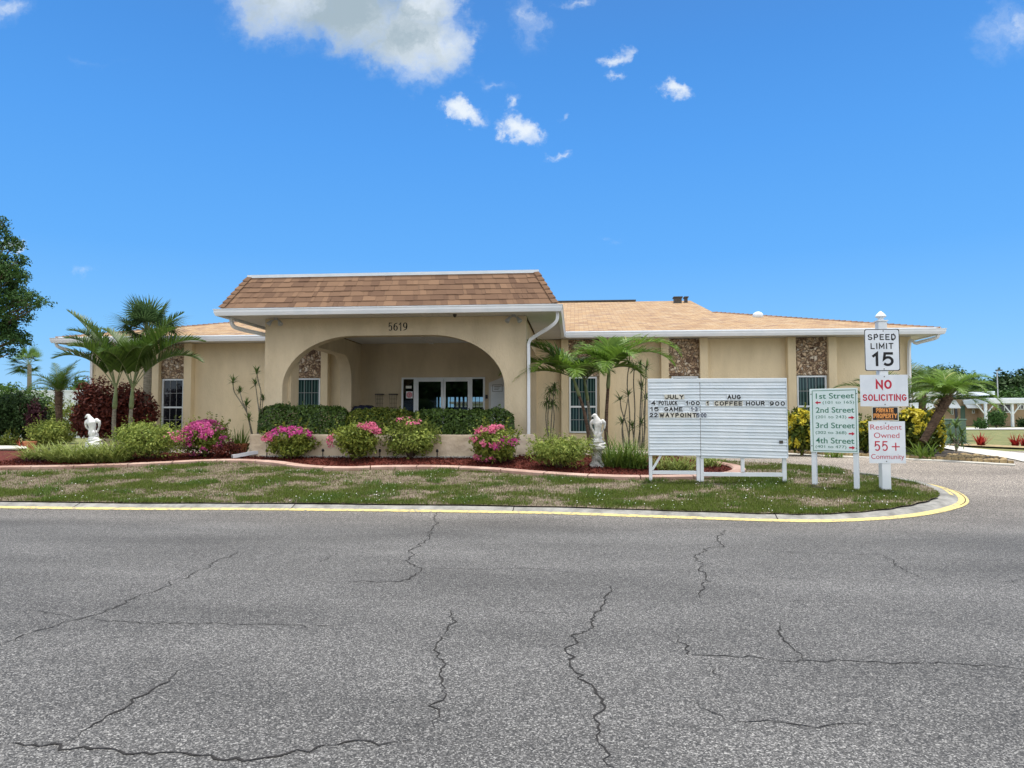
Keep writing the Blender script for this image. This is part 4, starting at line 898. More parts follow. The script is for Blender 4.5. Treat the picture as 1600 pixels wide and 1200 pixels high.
# ------------------------------------------------------------------ signs
# letter board
b0 = G(1092, 753, zisl); YB = b0.y
lb = thing('letter_board', (PX(1120, YB), YB, b0.z), 'large white ribbed letter board on posts announcing July and Aug events', 'sign')
def bx(px): return PX(px, YB)
def bz(py, px=1120): return PZ(py, YB, px)
ztop, zbot = bz(591.5), bz(712)
def slats(x0, x1, name, seed, tilt):
    m_ = MB(); rows_ = 12; capz = bz(597.5); hh = (capz-zbot)/rows_; r_ = random.Random(seed); n = 14
    for r in range(rows_):
        za = capz-hh*r; zb_ = za-hh; ph = r_.random()*9
        for q in range(n):
            xa, xb = x0+(x1-x0)*q/n, x0+(x1-x0)*(q+1)/n
            w = lambda x: tilt*(x-x0)/(x1-x0)*(r/rows_)+.004*math.sin(x*2.3+ph)
            P_ = [(0.0, 0.0), (.004, -.22), (.018, -.40), (.018, -.52), (.008, -.60), (.024, -.86), (.030, -.95), (.004, -1.0)]
            for (o0, f0), (o1, f1) in zip(P_, P_[1:]):
                m_.quad((xa, YB-.03-o0, za+f0*hh+w(xa)), (xb, YB-.03-o0, za+f0*hh+w(xb)), (xb, YB-.03-o1, za+f1*hh+w(xb)), (xa, YB-.03-o1, za+f1*hh+w(xa)))
    m_.box(x0, x1, YB-.029, YB-.012, zbot+tilt, capz+.01)
    return m_.build(name, 'vinyl', lb)
slats(bx(1014), bx(1093.2), 'panel', 1, 0); slats(bx(1094.2), bx(1228), 'panel', 2, -.05)
m_ = MB(); m_.box(bx(1012.5), bx(1229.5), YB-.055, YB+.02, bz(597.4), ztop); m_.box(bx(1012.5), bx(1014)-.002, YB-.055, YB+.01, zbot, bz(597.5)); m_.box(bx(1228)+.002, bx(1229.5), YB-.055, YB+.01, zbot-.04, bz(597.5)); m_.build('board_frame', 'vinyl', lb, bevel=.006)
m_ = MB(); m_.box(bx(1093.3), bx(1094.1), YB-.04, YB-.03, zbot, bz(602)); m_.build('panel_joint', 'gray_paint', lb)
for a, b, py in ((1013.5, 1018.5, 753), (1087.5, 1092.6, 753), (1093.4, 1098.5, 753), (1221.5, 1227.5, 757)):
    m_ = MB(); z = zisl(bx(a), YB)-.05; m_.box(bx(a), bx(b), YB-.01, YB+.05, z, bz(600)); m_.build('post', 'white_paint', lb, bevel=.004)
m_ = MB(); m_.box(bx(1157), bx(1162), YB-.01, YB+.05, bz(737), bz(706)); m_.build('post', 'white_paint', lb)
m_ = MB(); m_.box(bx(1018.7), bx(1087.3), YB-.006, YB+.03, bz(741.5), bz(736)); m_.build('rail', 'white_paint', lb); m_ = MB(); m_.box(bx(1098.7), bx(1221.3), YB-.006, YB+.03, bz(744), bz(738)); m_.build('rail', 'white_paint', lb)
m_ = MB(); m_.tube([(bx(1018.5), YB+.02, bz(735)), (bx(1034), YB+.02, bz(709))], .028, 4); m_.build('brace', 'white_paint', lb)
m_ = MB(); m_.box(bx(1215.5), bx(1221.5), YB-.065, YB-.058, bz(692.5), bz(688)); m_.build('label_patch', 'metal_dark', lb)
for s, x0, x1, y0_, y1_, mm_, bd in (('JULY', 1039, 1068, 616.6, 623.4, 'black', .02), ('AUG', 1136, 1157, 617, 624, 'black', .02),
    ('4', 1017.3, 1024, 626, 633, 'black', .02), ('POTLUCK', 1028.8, 1058, 626, 633, 'black', 0.02), ('1:00', 1071, 1093, 626.6, 633.2, 'black', .02), ('1', 1103.5, 1106.5, 627, 633.4, 'black', .02),
    ('COFFEE', 1116, 1159, 627, 633.8, 'black', .02), ('HOUR', 1165, 1194, 627, 633.8, 'black', .02), ('900', 1201.5, 1225.5, 627.4, 634.2, 'black', .02),
    ('15', 1015.5, 1029, 635.8, 642.6, 'black', .02), ('GAME', 1037.5, 1066, 635.8, 642.6, 'black', .02), ('1-3', 1079, 1089.5, 635.8, 642.6, 'blue_ink', .01),
    ('22', 1014.4, 1027.2, 645.2, 652, 'black', .02), ('WAYPOINT', 1030, 1087, 645.2, 652, 'black', .015), ('5:00', 1088, 1103, 645.4, 652.2, 'blue_ink', .01)):
    st_ = MB(); st_.box(bx(x0-1), bx(x1+1), YB-.060, YB-.058, bz(y1_+.6), bz(y0_-.4)); so_ = st_.build('letter_strip', 'clear_strip' if s in ('JULY', '1', 'COFFEE', 'WAYPOINT') else 'vinyl', lb)
    stroke_text('lettering', s, bx(x0), bx(x1), bz(y1_), bz(y0_), YB-.0605, mm_, so_, .016 if s in ('POTLUCK', '1-3', '5:00') else .0195, gap=.36 if s != 'WAYPOINT' else .5)

# street directory, turned a little on its two posts
p0 = G(1273.3, 757, zisl); p1 = G(1339, 765, zisl); ang = math.atan2(p1.y-p0.y, p1.x-p0.x); Wd = (p1.xy-p0.xy).length
zB = W(1273, 706, p0.y).z; zT = W(1273, 608, p0.y).z
sd = thing('street_directory', tuple(p0), 'pale green street directory board on two white posts beside the drive', 'sign'); X0, Y0 = p0.x-.045, p0.y
Wb = Wd+.09+.02; dx = lambda px: X0+(px-1271)/(1344-1271)*Wb; dz_ = lambda py: zT-(py-608)/(705.5-608)*(zT-zB)
m_ = MB(); m_.box(X0, X0+Wb, Y0-.075, Y0-.045, zB, zT); m_.build('board', 'sign_mint', sd, bevel=.004)
for xx in (p0.x, p0.x+Wd):
    m_ = MB(); m_.box(xx-.043, xx+.043, Y0-.043, Y0+.043, p0.z-.15, zT-.02); m_.build('post', 'white_paint', sd, bevel=.006)
m_ = MB(); y_ = Y0-.0755
def frame(m_, a, b, c, d, w_, y_):
    m_.box(a, b, y_-.002, y_, d-w_, d); m_.box(a, b, y_-.002, y_, c, c+w_); m_.box(a, a+w_, y_-.002, y_, c+w_+.0005, d-w_-.0005); m_.box(b-w_, b, y_-.002, y_, c+w_+.0005, d-w_-.0005)
frame(m_, dx(1275), dx(1342), dz_(703.5), dz_(610.5), .011, y_); m_.build('border', 'green_ink', sd)
for s, a, b, c, d, bd in (('1st Street', 1281, 1339, 623.5, 615, .008), ('(101 to 165)', 1291.5, 1339, 632.5, 627, 0), ('2nd Street', 1280.5, 1339, 645, 636.5, .008), ('(201 to 243)', 1280.5, 1327, 654.8, 649, 0),
                        ('3rd Street', 1280, 1339, 668.6, 660, .008), ('(302 to 368)', 1279.5, 1326.5, 678.6, 673, 0), ('4th Street', 1279.5, 1338, 691.8, 683, .008), ('(401 to 477)', 1279, 1326, 700, 694.5, 0)):
    textmesh('lettering', s, dx(a), dx(b), dz_(c), dz_(d), y_, 'green_ink', sd, bold=bd, thick=.002)
def arrow(x0, x1, zc, h, left):
    m_ = MB(); s_2 = -1 if left else 1; cx = (x0+x1)/2; hw = (x1-x0)/2
    P_ = [(-1, -.4), (.05, -.4), (.05, -1), (1, 0), (.05, 1), (.05, .4), (-1, .4)]
    m_.add([(cx+s_2*a*hw, y_-.002, zc+b*h) for a, b in P_], [(0, 1, 5, 6), (2, 3, 4)]); m_.build('arrow', 'red_ink', sd)
arrow(dx(1279.5), dx(1288.5), dz_(629.3), .036, True)
for py in (652.5, 676.6, 697.5): arrow(dx(1330), dx(1339), dz_(py), .036, False)
m_ = MB()
for px, py in ((1273.5, 616), (1342.5, 616.5), (1273.3, 696), (1341, 698)): m_.lathe([(.010, 0), (.010, .001)], (0, 0, 0), 8) if False else m_.ell((dx(px), Y0-.077, dz_(py)), (.011, .004, .011), nu=8, nv=5)
m_.build('screw', 'metal_dark', sd)
sd.rotation_euler.z = ang

# sign post with four plates
pp = G(1384, 765, zisl); Yp = pp.y; sp_ = thing('sign_post', tuple(pp), 'tall white post with finial carrying speed limit, no soliciting and community plates', 'sign post')
cx = pp.x-.01; hw = .080; m_ = MB(); zt_ = PZ(503, Yp, 1380)
m_.box(cx-hw, cx+hw, Yp-hw, Yp+hw, pp.z-.1, zt_); m_.build('post', 'white_paint', sp_, bevel=.008)
z = zt_; m_ = MB(); k_ = (PZ(486, Yp, 1380)-z)/.21
m_.box(cx-.095, cx+.095, Yp-.095, Yp+.095, z+.001, z+.025)
m_.lathe([(.075, .026), (.06, .04*k_), (.045, .055*k_), (.05, .07*k_), (.088, .09*k_), (.098, .105*k_), (.090, .125*k_), (.062, .16*k_), (.03, .19*k_), (.004, .21*k_)], (cx, Yp, z), 20); m_.build('finial', 'white_paint', sp_, smooth=False)
YS = Yp-.086
def plate(name, a, b, c, d, material, y=YS, rad=.0, edge=None):
    x0, x1 = PX(a, y), PX(b, y); z1, z0 = PZ(c, y, 1382), PZ(d, y, 1382); r_ = rad; m_ = MB(); P_ = []
    for (qx, qz, q) in ((x1-r_, z1-r_, 0), (x0+r_, z1-r_, 90), (x0+r_, z0+r_, 180), (x1-r_, z0+r_, 270)):
        for k in range(5 if rad else 1): an = R(q+(90*k/4 if rad else 45)); P_.append((qx+r_*math.cos(an), qz+r_*math.sin(an)))
    n = len(P_); m_.add([(x, y-.004, z_) for x, z_ in P_]+[(x, y, z_) for x, z_ in P_], [tuple(range(n))]+[((i+1) % n, i, n+i, n+(i+1) % n) for i in range(n)]+[tuple(range(n, 2*n))[::-1]])
    o = m_.build(name, material, sp_)
    if edge:
        m_ = MB(); c_ = Vector(((x0+x1)/2, 0, (z0+z1)/2)); ins_ = .013; inn = [(x-(1 if x > c_.x else -1)*ins_, z_-(1 if z_ > c_.z else -1)*ins_) for x, z_ in P_]
        m_.add([(x, y-.0046, z_) for x, z_ in P_]+[(x, y-.0046, z_) for x, z_ in inn], [(i, (i+1) % n, n+(i+1) % n, n+i) for i in range(n)]); m_.build('border', edge, o)
    m_ = MB()
    if name != 'private_property_plate':
        for zz_ in (z1-.035, z0+.035): m_.ell((c_x, y-.006, zz_), (.011, .004, .011), nu=8, nv=5)
        m_.build('screw', 'metal_dark', o)
    return o
c_x = cx
def st_(o, s, a, b, c, d, mm_, sw, gap=.42, asp=.62): stroke_text('lettering', s, PX(a, YS), PX(b, YS), PZ(d, YS, 1382), PZ(c, YS, 1382), YS-.0045, mm_, o, sw, gap=gap, asp=asp)
def ptext(o, s, a, b, c, d, mm_, y=YS, bd=.0): textmesh('lettering', s, PX(a, y), PX(b, y), PZ(d, y, 1382), PZ(c, y, 1382), y-.0045, mm_, o, bold=bd, thick=.0015)
o = plate('speed_limit_plate', 1353.6, 1408.6, 514.2, 579.4, 'sign_white', rad=.035, edge='black')
st_(o, 'SPEED', 1358.8, 1403.2, 522, 531.2, 'black', .019); st_(o, 'LIMIT', 1363, 1398.8, 536, 545.3, 'black', .019); st_(o, '15', 1365, 1399, 550.3, 572.2, 'black', .047, .42)
o = plate('no_soliciting_plate', 1345, 1420, 585.6, 634.8, 'sign_white')
st_(o, 'NO', 1369.5, 1394.6, 593.5, 607.8, 'red_ink', .034, .36); st_(o, 'SOLICITING', 1348.6, 1417.4, 616, 626.3, 'red_ink', .022, .36)
o = plate('private_property_plate', 1362.5, 1404, 635.3, 657.5, 'black', edge='clear_strip')
st_(o, 'PRIVATE', 1369, 1396.5, 637.8, 644.4, 'orange_ink', .016, .36); st_(o, 'PROPERTY', 1364.8, 1401.6, 646.2, 653.2, 'orange_ink', .017, .36); ptext(o, 'NO TRESPASSING', 1370, 1397, 654.3, 656.2, 'orange_ink')
o = plate('community_plate', 1356.6, 1413.6, 658.3, 723.8, 'sign_white')
ptext(o, 'Resident', 1359.5, 1408.3, 663.4, 671.2, 'red_ink', bd=-.004); ptext(o, 'Owned', 1364.8, 1404.4, 676, 684.3, 'red_ink', bd=-.004); st_(o, '55', 1365, 1386, 689.2, 704.6, 'red_ink', .022, .35); st_(o, '+', 1392, 1404.6, 691.6, 704.2, 'red_ink', .02); ptext(o, 'Community', 1359.8, 1411, 709.5, 719.5, 'red_ink', bd=-.004)

# ------------------------------------------------------------------ statues
def eagle(px, pbase, ptop, Y, material, label, s=1, turn=0, lean=0):
    x = PX(px, Y); z0_ = PZ(pbase, Y, px); h = PZ(ptop, Y, px)-z0_
    m_ = MB(); q = lambda a, b, c: (a*h*s, b*h, c*h)
    def E(c, r, rot=(0, 0, 0)): m_.ell(q(*c), (r[0]*h, r[1]*h, r[2]*h), rot)
    # rocky base in folds
    for k, (rr, zz_) in enumerate(((.27, .03), (.235, .08), (.20, .135), (.17, .19), (.14, .245), (.12, .30))):
        E((.012*math.sin(k*2.1), 0, zz_), (rr, rr*.85, .042), (.12*math.sin(k*1.9), .16*math.cos(k*2.3), 0))
    m_.tube([q(0, 0, .28), q(-.005, -.01, .42), q(.01, -.01, .56), q(.0, -.02, .70), q(-.02, -.02, .80), q(-.06, -.02, .90)], [.12*h, .09*h, .105*h, .13*h, .095*h, .06*h], 14)
    E((-.085, -.02, .925), (.075, .062, .065)); E((-.15, -.02, .91), (.045, .022, .02), (0, .35, 0)); E((-.18, -.02, .885), (.014, .015, .026))
    for sx in (-1, 1):   # half-open wings hunched at the shoulder
        E((sx*.165, .02, .735), (.06, .07, .10), (0, sx*-.5, 0)); E((sx*.205, .05, .63), (.032, .07, .13), (0, sx*.18, 0)); E((sx*.14, .09, .47), (.03, .04, .15), (0, sx*.45, 0))
        E((sx*.06, -.08, .36), (.045, .06, .085))
    E((.04, .14, .30), (.07, .035, .17), (.3, 0, 0))
    o = m_.build('eagle_statue', material); o.location = (x, Y, z0_); o.rotation_euler = (0, lean, turn); ROOT[o.name] = Vector((x, Y, z0_))
    md = o.modifiers.new('one_body', 'REMESH'); md.mode = 'VOXEL'; md.voxel_size = .010; md.use_smooth_shade = True
    sm_ = o.modifiers.new('soft', 'SMOOTH'); sm_.iterations = 3; sm_.factor = .6
    return tag(o, label, 'statue')
Ye = G(932, 729, zisl).y
eagle(934, 698, 645.5, Ye, 'aged_plaster', 'white eagle statue perched on the fluted pedestal', 1, R(-5))
x = PX(932, Ye); zb_ = PZ(730, Ye, 932); ht = PZ(698, Ye, 932)-zb_
pd = thing('pedestal', (x, Ye, zb_), 'short white fluted pedestal standing in the red mulch', 'pedestal')
m_ = MB(); m_.box(x-.16, x+.16, Ye-.16, Ye+.16, zb_-.05, zb_+.075); m_.lathe([(.155, .077), (.15, .10), (.13, .115), (.115, .13)], (x, Ye, zb_), 24); m_.build('plinth', 'aged_plaster', pd, bevel=.01)
m_ = MB(); nn_ = 48
vs = []
for z_ in (.125, ht-.10):
    for k in range(nn_): q = 2*math.pi*k/nn_; r_ = .112-(.012 if k % 3 == 0 else 0)-(.004 if z_ > .2 else 0); vs.append((x+r_*math.cos(q), Ye+r_*math.sin(q), zb_+z_))
m_.add(vs, [(k, (k+1) % nn_, nn_+(k+1) % nn_, nn_+k) for k in range(nn_)]); m_.build('shaft', 'aged_plaster', pd)
m_ = MB(); m_.lathe([(.11, ht-.11), (.13, ht-.09), (.15, ht-.06), (.155, ht-.045)], (x, Ye, zb_), 24); m_.box(x-.165, x+.165, Ye-.165, Ye+.165, zb_+ht-.044, zb_+ht-.002); m_.build('capital', 'aged_plaster', pd, bevel=.006)
eagle(148, 694, 645.5, 17.1, 'plaster', 'white eagle statue rising out of strappy grass-like leaves', 1, R(12), -.12)
m_ = MB(); xx = PX(148, 17.1); m_.lathe([(.2, -.3), (.2, .0), (.17, .01)], (xx, 17.1, PZ(694, 17.1, 148)), 16); o = m_.build('pedestal', 'plaster'); rebase(o, (xx, 17.1, PZ(694, 17.1, 148)-.3)); tag(o, 'low round white base under the left statue, half hidden by leaves', 'pedestal')

# ------------------------------------------------------------------ plants
leafmat('leaf_hedge', [(0.029, 0.059, 0.012), (0.101, 0.172, 0.030), (0.288, 0.383, 0.084), (0.050, 0.092, 0.018), (0.173, 0.251, 0.048)], .35, .12, .55)
leafmat('leaf_croton_green', [(.035, .075, .015), (.18, .20, .025), (.52, .44, .05), (.06, .10, .02), (.62, .52, .10), (.30, .28, .04)], .4, .2)
leafmat('leaf_boug', [(0.091, 0.135, 0.021), (0.291, 0.333, 0.057), (0.619, 0.587, 0.157), (0.437, 0.460, 0.086), (0.850, 0.825, 0.315), (0.182, 0.222, 0.043)], .45, .3)
leafmat('leaf_variegated', [(0.095, 0.154, 0.024), (0.381, 0.435, 0.098), (0.850, 0.785, 0.305), (0.254, 0.308, 0.061), (0.850, 0.850, 0.464), (0.603, 0.589, 0.171)], .45, .3)
leafmat('leaf_tan', [(.30, .25, .12), (.45, .38, .2), (.2, .2, .07), (.5, .3, .2)], .6, .3)
leafmat('bract_pink', [(.48, .06, .22), (.64, .14, .36), (.76, .30, .52), (.36, .03, .15)], .55, .35)
leafmat('bract_magenta', [(.45, .04, .22), (.60, .09, .33), (.66, .18, .40)], .55, .35)
leafmat('bract_coral', [(.60, .11, .22), (.68, .22, .33), (.50, .07, .15), (.74, .40, .42)], .55, .35)
leafmat('leaf_red', [(.05, .014, .012), (.15, .035, .02), (.28, .08, .04), (.05, .035, .015), (.42, .18, .11), (.20, .09, .04)], .4, .2)
leafmat('leaf_yellow', [(.72, .62, .07), (.60, .52, .05), (.04, .06, .01), (.80, .74, .18), (.10, .13, .02)], .4, .25)
leafmat('leaf_darkbush', [(0.020, 0.043, 0.014), (0.043, 0.085, 0.020), (0.068, 0.128, 0.031)], .5, .12)
leafmat('leaf_tree', [(0.035, 0.080, 0.019), (0.064, 0.136, 0.029), (0.104, 0.192, 0.045), (0.048, 0.096, 0.024)], .45, .2)
leafmat('leaf_light', [(0.072, 0.144, 0.024), (0.132, 0.228, 0.048), (0.192, 0.288, 0.072)], .45, .3)
leafmat('leaf_palm', [(.045, .09, .015), (.085, .145, .022), (.15, .21, .035), (.06, .11, .018)], .35, .3, .5)
leafmat('leaf_palm_bright', [(0.106, 0.200, 0.026), (0.185, 0.293, 0.041), (0.291, 0.375, 0.073), (0.132, 0.222, 0.031), (0.450, 0.446, 0.124)], .35, .32, .5)
leafmat('leaf_sabal', [(.05, .10, .035), (.10, .17, .06), (.17, .25, .10), (.24, .30, .14)], .4, .25, .5)
leafmat('leaf_strap', [(0.177, 0.231, 0.050), (0.329, 0.381, 0.109), (0.531, 0.543, 0.208), (0.696, 0.670, 0.317), (0.228, 0.277, 0.079)], .4, .3)
leafmat('leaf_strap_dark', [(0.088, 0.147, 0.025), (0.158, 0.235, 0.038), (0.263, 0.323, 0.063), (0.525, 0.500, 0.151)], .4, .3)
leafmat('leaf_purple', [(.04, .012, .02), (.08, .025, .035), (.05, .03, .03)], .5, .15)
leafmat('leaf_bromeliad', [(.28, .015, .015), (.40, .04, .035), (.18, .02, .015)], .35, .25)
leafmat('leaf_dracaena', [(0.068, 0.121, 0.034), (0.149, 0.230, 0.061), (0.108, 0.108, 0.047), (0.270, 0.311, 0.108)], .45, .2)

def shrub(name, px, hwpx, ptop, pbase, label, cat, leafm, n=3400, size=.078, Y=None, flowers=(), k=22, group=None, h=zisl, depth=1.0, leafname='foliage', aspect=.5, stems=True, lr=.37, asx=1.):
    if Y is None: p = G(px, pbase-1, h); Y = p.y+.25
    x = PX(px, Y); zb_ = h(x, Y); z1_ = PZ(ptop, Y, px); rx = (PX(px+hwpx, Y)-PX(px-hwpx, Y))/2; rz = (z1_-zb_)/2*1.03; c = (x, Y, zb_+rz*.97); rx *= 1.12
    t_ = thing(name, (x, Y, zb_), label, cat, group)
    P, q = lumps(c, (rx*asx, rx*depth*asx, rz), k, n, zmin=zb_+.03, lr=lr, sprig=size*.5)
    P2, q2 = lumps((x, Y, zb_+rz*.55), (rx*.82, rx*.82*depth, rz*.6), k//2, n//3, zmin=zb_+.02, lr=lr, sprig=size*.5); P = np.concatenate([P, P2]); q = np.concatenate([q, q2])
    LV = [leaves(P, q+np.array([0, 0, .35]), size, aspect, .7)]
    if stems:
        m_ = MB()
        for _ in range(9):
            d = Vector((random.uniform(-1, 1)*rx*.7, random.uniform(-1, 1)*rx*.7*depth, rz*1.5)); b = Vector((x, Y, zb_)); m_.tube([b+Vector((d.x*.1, d.y*.1, -.02)), b+d*.4, b+Vector((d.x*.9, d.y*.9, d.z))], [.016, .011, .004], 5)
        # loose shoots past the outline
        m_.build('stems', 'brown_trunk', t_)
        Q = []; 
        for _ in range(26):
            d = unit(rng.normal(0, 1, (1, 3)))[0]; d[2] = abs(d[2])*.9+.1; d = d/np.linalg.norm(d); b = np.array(c)+d*np.array((rx, rx*depth, rz))*.88
            for s_2 in np.linspace(0, rng.uniform(.12, .30), 9): Q.append(b+d*s_2*.6+np.array([0, 0, s_2*.5])+rng.normal(0, .012, 3))
        Q = np.array(Q); LV.append(leaves(Q, rng.normal(0, 1, Q.shape)+np.array([0, 0, .5]), size*.9, aspect, .5))
    fast(leafname, np.concatenate(LV), 4, leafm, t_)
    for (fm, u0, v0, fr, fn) in flowers:   # flowers on the surface around direction (u0, v0), spread fr
        cc_ = np.array([u0, -.45, v0]); d = unit(cc_+rng.normal(0, fr, (fn, 3))); d[:, 1] = np.where(rng.random(fn) < .8, -np.abs(d[:, 1]), d[:, 1])
        # gathered into sprays
        kk = rng.integers(0, max(4, fn//34), fn); anchor = d[:max(4, fn//34)]; d = unit(anchor[kk]+rng.normal(0, .085, (fn, 3)))
        Pf = np.array(c)+d*np.array((rx, rx*depth, rz))*rng.uniform(.88, 1.08, (fn, 1)); Pf = Pf[Pf[:, 2] > zb_+.05]
        fast('flowers' if fm[0] == 'b' else 'young_leaves', leaves(Pf, unit(Pf-np.array(c))+np.array([0, 0, .3]), .050 if fm[0] == 'b' else .12, .8 if fm[0] == 'b' else .45, .6), 4, fm, t_)
    return t_
B = 'bougainvillea shrubs along the front bed'
shrub('bougainvillea', 325, 34, 658, 717, 'bougainvillea heaped with dense pink flowers, farthest left of the pink shrubs', 'shrub', 'leaf_boug', flowers=(('bract_pink', 0, .75, .45, 2300), ('bract_pink', -.3, .1, .4, 500)), group=B)
shrub('bougainvillea', 455, 37, 667, 720, 'bougainvillea with magenta top before the left end of the planter wall', 'shrub', 'leaf_boug', flowers=(('bract_magenta', -.15, .8, .26, 480), ('bract_magenta', .6, .8, .16, 170), ('bract_coral', -.8, .2, .25, 200)), group=B)
shrub('bougainvillea', 559, 38, 657, 723, 'tall rounded bougainvillea with a pink tuft at its upper right', 'shrub', 'leaf_boug', 4000, flowers=(('bract_coral', .65, .75, .2, 420), ('bract_coral', -.9, .1, .15, 110)), group=B)
shrub('bougainvillea', 642, 42, 653, 720, 'round pale green bougainvillea with hardly any flowers', 'shrub', 'leaf_variegated', 4200, flowers=(('bract_coral', .1, .8, .4, 90),), group=B)
shrub('bougainvillea', 773, 38, 664, 728, 'bougainvillea with salmon pink flowers across its middle by the porch column', 'shrub', 'leaf_boug', 4000, flowers=(('bract_coral', -.1, .5, .36, 560), ('bract_magenta', .35, .1, .14, 120), ('bract_coral', -.3, -.6, .2, 80)), group=B)
shrub('round_shrub', 872, 50, 676, 736, 'wide rounded green and cream shrub left of the white pedestal', 'shrub', 'leaf_variegated', 6000, .068, depth=.8, aspect=.35)
shrub('green_shrub', 236, 56, 656, 722, 'broad loose green shrub left of the pinkest bougainvillea', 'shrub', 'leaf_variegated', 7500, .06, depth=.8, k=34, flowers=(('bract_coral', .85, .3, .1, 60),))
# clipped hedge in the planter: dark glossy, a golden stretch in the middle
def hedge(x0p, x1p, ptop, pbot, Y, label, leafm, n, name='hedge', size=.072, dy=.42, h=None):
    x0, x1 = PX(x0p, Y), PX(x1p, Y); z1_ = PZ(ptop, Y, x0p); z0_ = PZ(pbot, Y, x0p) if h is None else h; t_ = thing(name, ((x0+x1)/2, Y, z0_), label, 'hedge')
    L_ = x1-x0; P = np.empty((n, 3)); q = np.empty((n, 3)); f_ = rng.random(n)
    th = rng.uniform(0, np.pi, n); rr = np.where(rng.random(n) < .75, rng.uniform(.9, 1.05, n), rng.uniform(.2, .9, n)); ex = 2.1
    cs, sn = np.cos(th), np.sin(th); r_ = 1/(np.abs(cs)**ex+np.abs(sn)**ex)**(1/ex)
    xs = rng.uniform(x0, x1, n); xs += np.where(f_ < .06, 0, 0); bump = np.array([.13*noise.fractal(Vector((a*1.9, b*1.5, 0)), 1, 2, 4) for a, b in zip(xs, th)])
    e_ = np.minimum(1, np.minimum(xs-x0, x1-xs)/.5); e_ = np.sqrt(np.clip(1-(1-e_)**2, .02, 1))
    P[:, 0] = xs; P[:, 1] = Y+cs*r_*rr*dy*e_; P[:, 2] = z0_+(sn*r_*rr+bump)*(z1_-z0_)*(.65+.35*e_); q[:, 0] = np.where(xs-x0 < .2, -.8, np.where(x1-xs < .2, .8, 0)); q[:, 1] = cs; q[:, 2] = sn
    Q = []
    for _ in range(int(L_*22)):
        b_ = P[rng.integers(0, n)]; 
        if b_[2] < z0_+(z1_-z0_)*.6: continue
        for s_2 in np.linspace(0, rng.uniform(.05, .15), 6): Q.append(b_+np.array([rng.normal(0, .015), rng.normal(0, .015), s_2]))
    Q = np.array(Q); P = np.concatenate([P, Q]); q = np.concatenate([q, rng.normal(0, 1, Q.shape)])
    fast('foliage', leaves(P, q+np.array([0, 0, .2]), size, .5, .75), 4, leafm, t_); 
    m_ = MB()
    for i in range(int(L_/.3)): xx = x0+.15+i*.3; m_.tube([(xx, Y, z0_-.12), (xx+.05, Y+.03, z0_+.3)], [.014, .006], 5)
    m_.build('stems', 'brown_trunk', t_); return t_
hedge(405, 545, 635, 678, 17.75, 'clipped dark green hedge at the left end of the porch planter', 'leaf_hedge', 9000, dy=.4)
hedge(540, 648, 640, 678, 17.75, 'yellow and green croton hedge in the middle of the porch planter', 'leaf_croton_green', 6500, dy=.38)
hedge(643, 803, 641, 680, 17.8, 'clipped green hedge at the right end of the porch planter, below the doors', 'leaf_hedge', 10000, dy=.4)

def straps(name, px, py, Y, w, n, ln, label, cat, leafm, wid=.022, up=.9, leafname='leaves', group=None, h=zisl, dy=.3, curl=1.0, rigid=False, asx=1):
    x = PX(px, Y) if Y else None
    if Y is None: p = G(px, py, h); x, Y = p.x, p.y
    zb_ = h(x, Y); t_ = thing(name, (x, Y, zb_), label, cat, group); V = []
    for _ in range(n):
        bx_, by_ = x+random.uniform(-w, w), Y+random.uniform(-dy, dy); az = random.uniform(0, 2*math.pi); l_ = ln*random.uniform(.55, 1.15); el = random.uniform(up*.5, up*1.15) if not rigid else random.uniform(.5, 1.4)
        p = np.array([bx_, by_, zb_-.01]); w_ = wid*random.uniform(.7, 1.2); s2 = np.array([-math.sin(az), math.cos(az), 0]); prev = None; seg_ = 5
        for k in range(seg_+1):
            ww = w_*(1-(k/seg_)**1.6)+.0015; a, b = p-s2*ww*.5, p+s2*ww*.5
            if prev is not None: V += [prev[0], prev[1], b, a]
            prev = (a, b); e2 = el-curl*(k/seg_)**1.5*1.1; p = p+np.array([math.cos(az)*math.cos(e2), math.sin(az)*math.cos(e2), math.sin(e2)])*l_/seg_
    V = np.array(V); me = bpy.data.meshes.new(leafname); n4 = len(V)//4
    # weld strips so each blade is one island
    vs = []; fs = []; 
    for b in range(0, n4, seg_):
        o = len(vs); vs += [V[b*4], V[b*4+1]]
        for k in range(seg_): vs += [V[(b+k)*4+3], V[(b+k)*4+2]]; fs.append((o+2*k, o+2*k+1, o+2*k+3, o+2*k+2))
    me.from_pydata([tuple(v_) for v_ in vs], [], fs); link(leafname, me, leafm, t_); return t_
for px, py, w_, n, ln, lab in ((75, 719, .45, 330, .82, 'strappy striped grass clump at the far left of the bed'), (118, 722, .45, 420, .92, 'strappy striped grass clump just left of the left eagle statue'), (170, 722, .45, 400, .92, 'strappy striped grass clump just right of the left eagle statue')):
    straps('strap_plant', px, py, None, w_, n, ln, lab, 'plant', 'leaf_strap', .03, group='strappy clumps around the left statue')
straps('purple_plant', 58, 722, None, .35, 160, .26, 'low dark purple leaved plant at the far left of the bed', 'plant', 'leaf_purple', .02)
for px, py, w_, n, ln, lab in ((962, 729, .28, 190, .85, 'tall strappy plant right of the white pedestal'), (990, 731, .28, 180, .85, 'tall strappy plant close to the left edge of the letter board')):
    straps('strap_plant', px, py, None, w_, n, ln, lab, 'plant', 'leaf_strap_dark', .03, 1.15, curl=.8, group='strappy plants by the pedestal')
for px, py, w_, n, ln, lab in ((1045, 734, .25, 150, .6, 'strappy plant under the left half of the letter board'), (1068, 736, .2, 120, .55, 'striped strappy plant under the board beside its middle posts'), (1108, 728, .2, 110, .5, 'strappy plant at the right tip of the bed under the board')):
    straps('strap_plant', px, py, None, w_, n, ln, lab, 'plant', 'leaf_strap', .024, 1.0, group='strappy plants under the letter board')
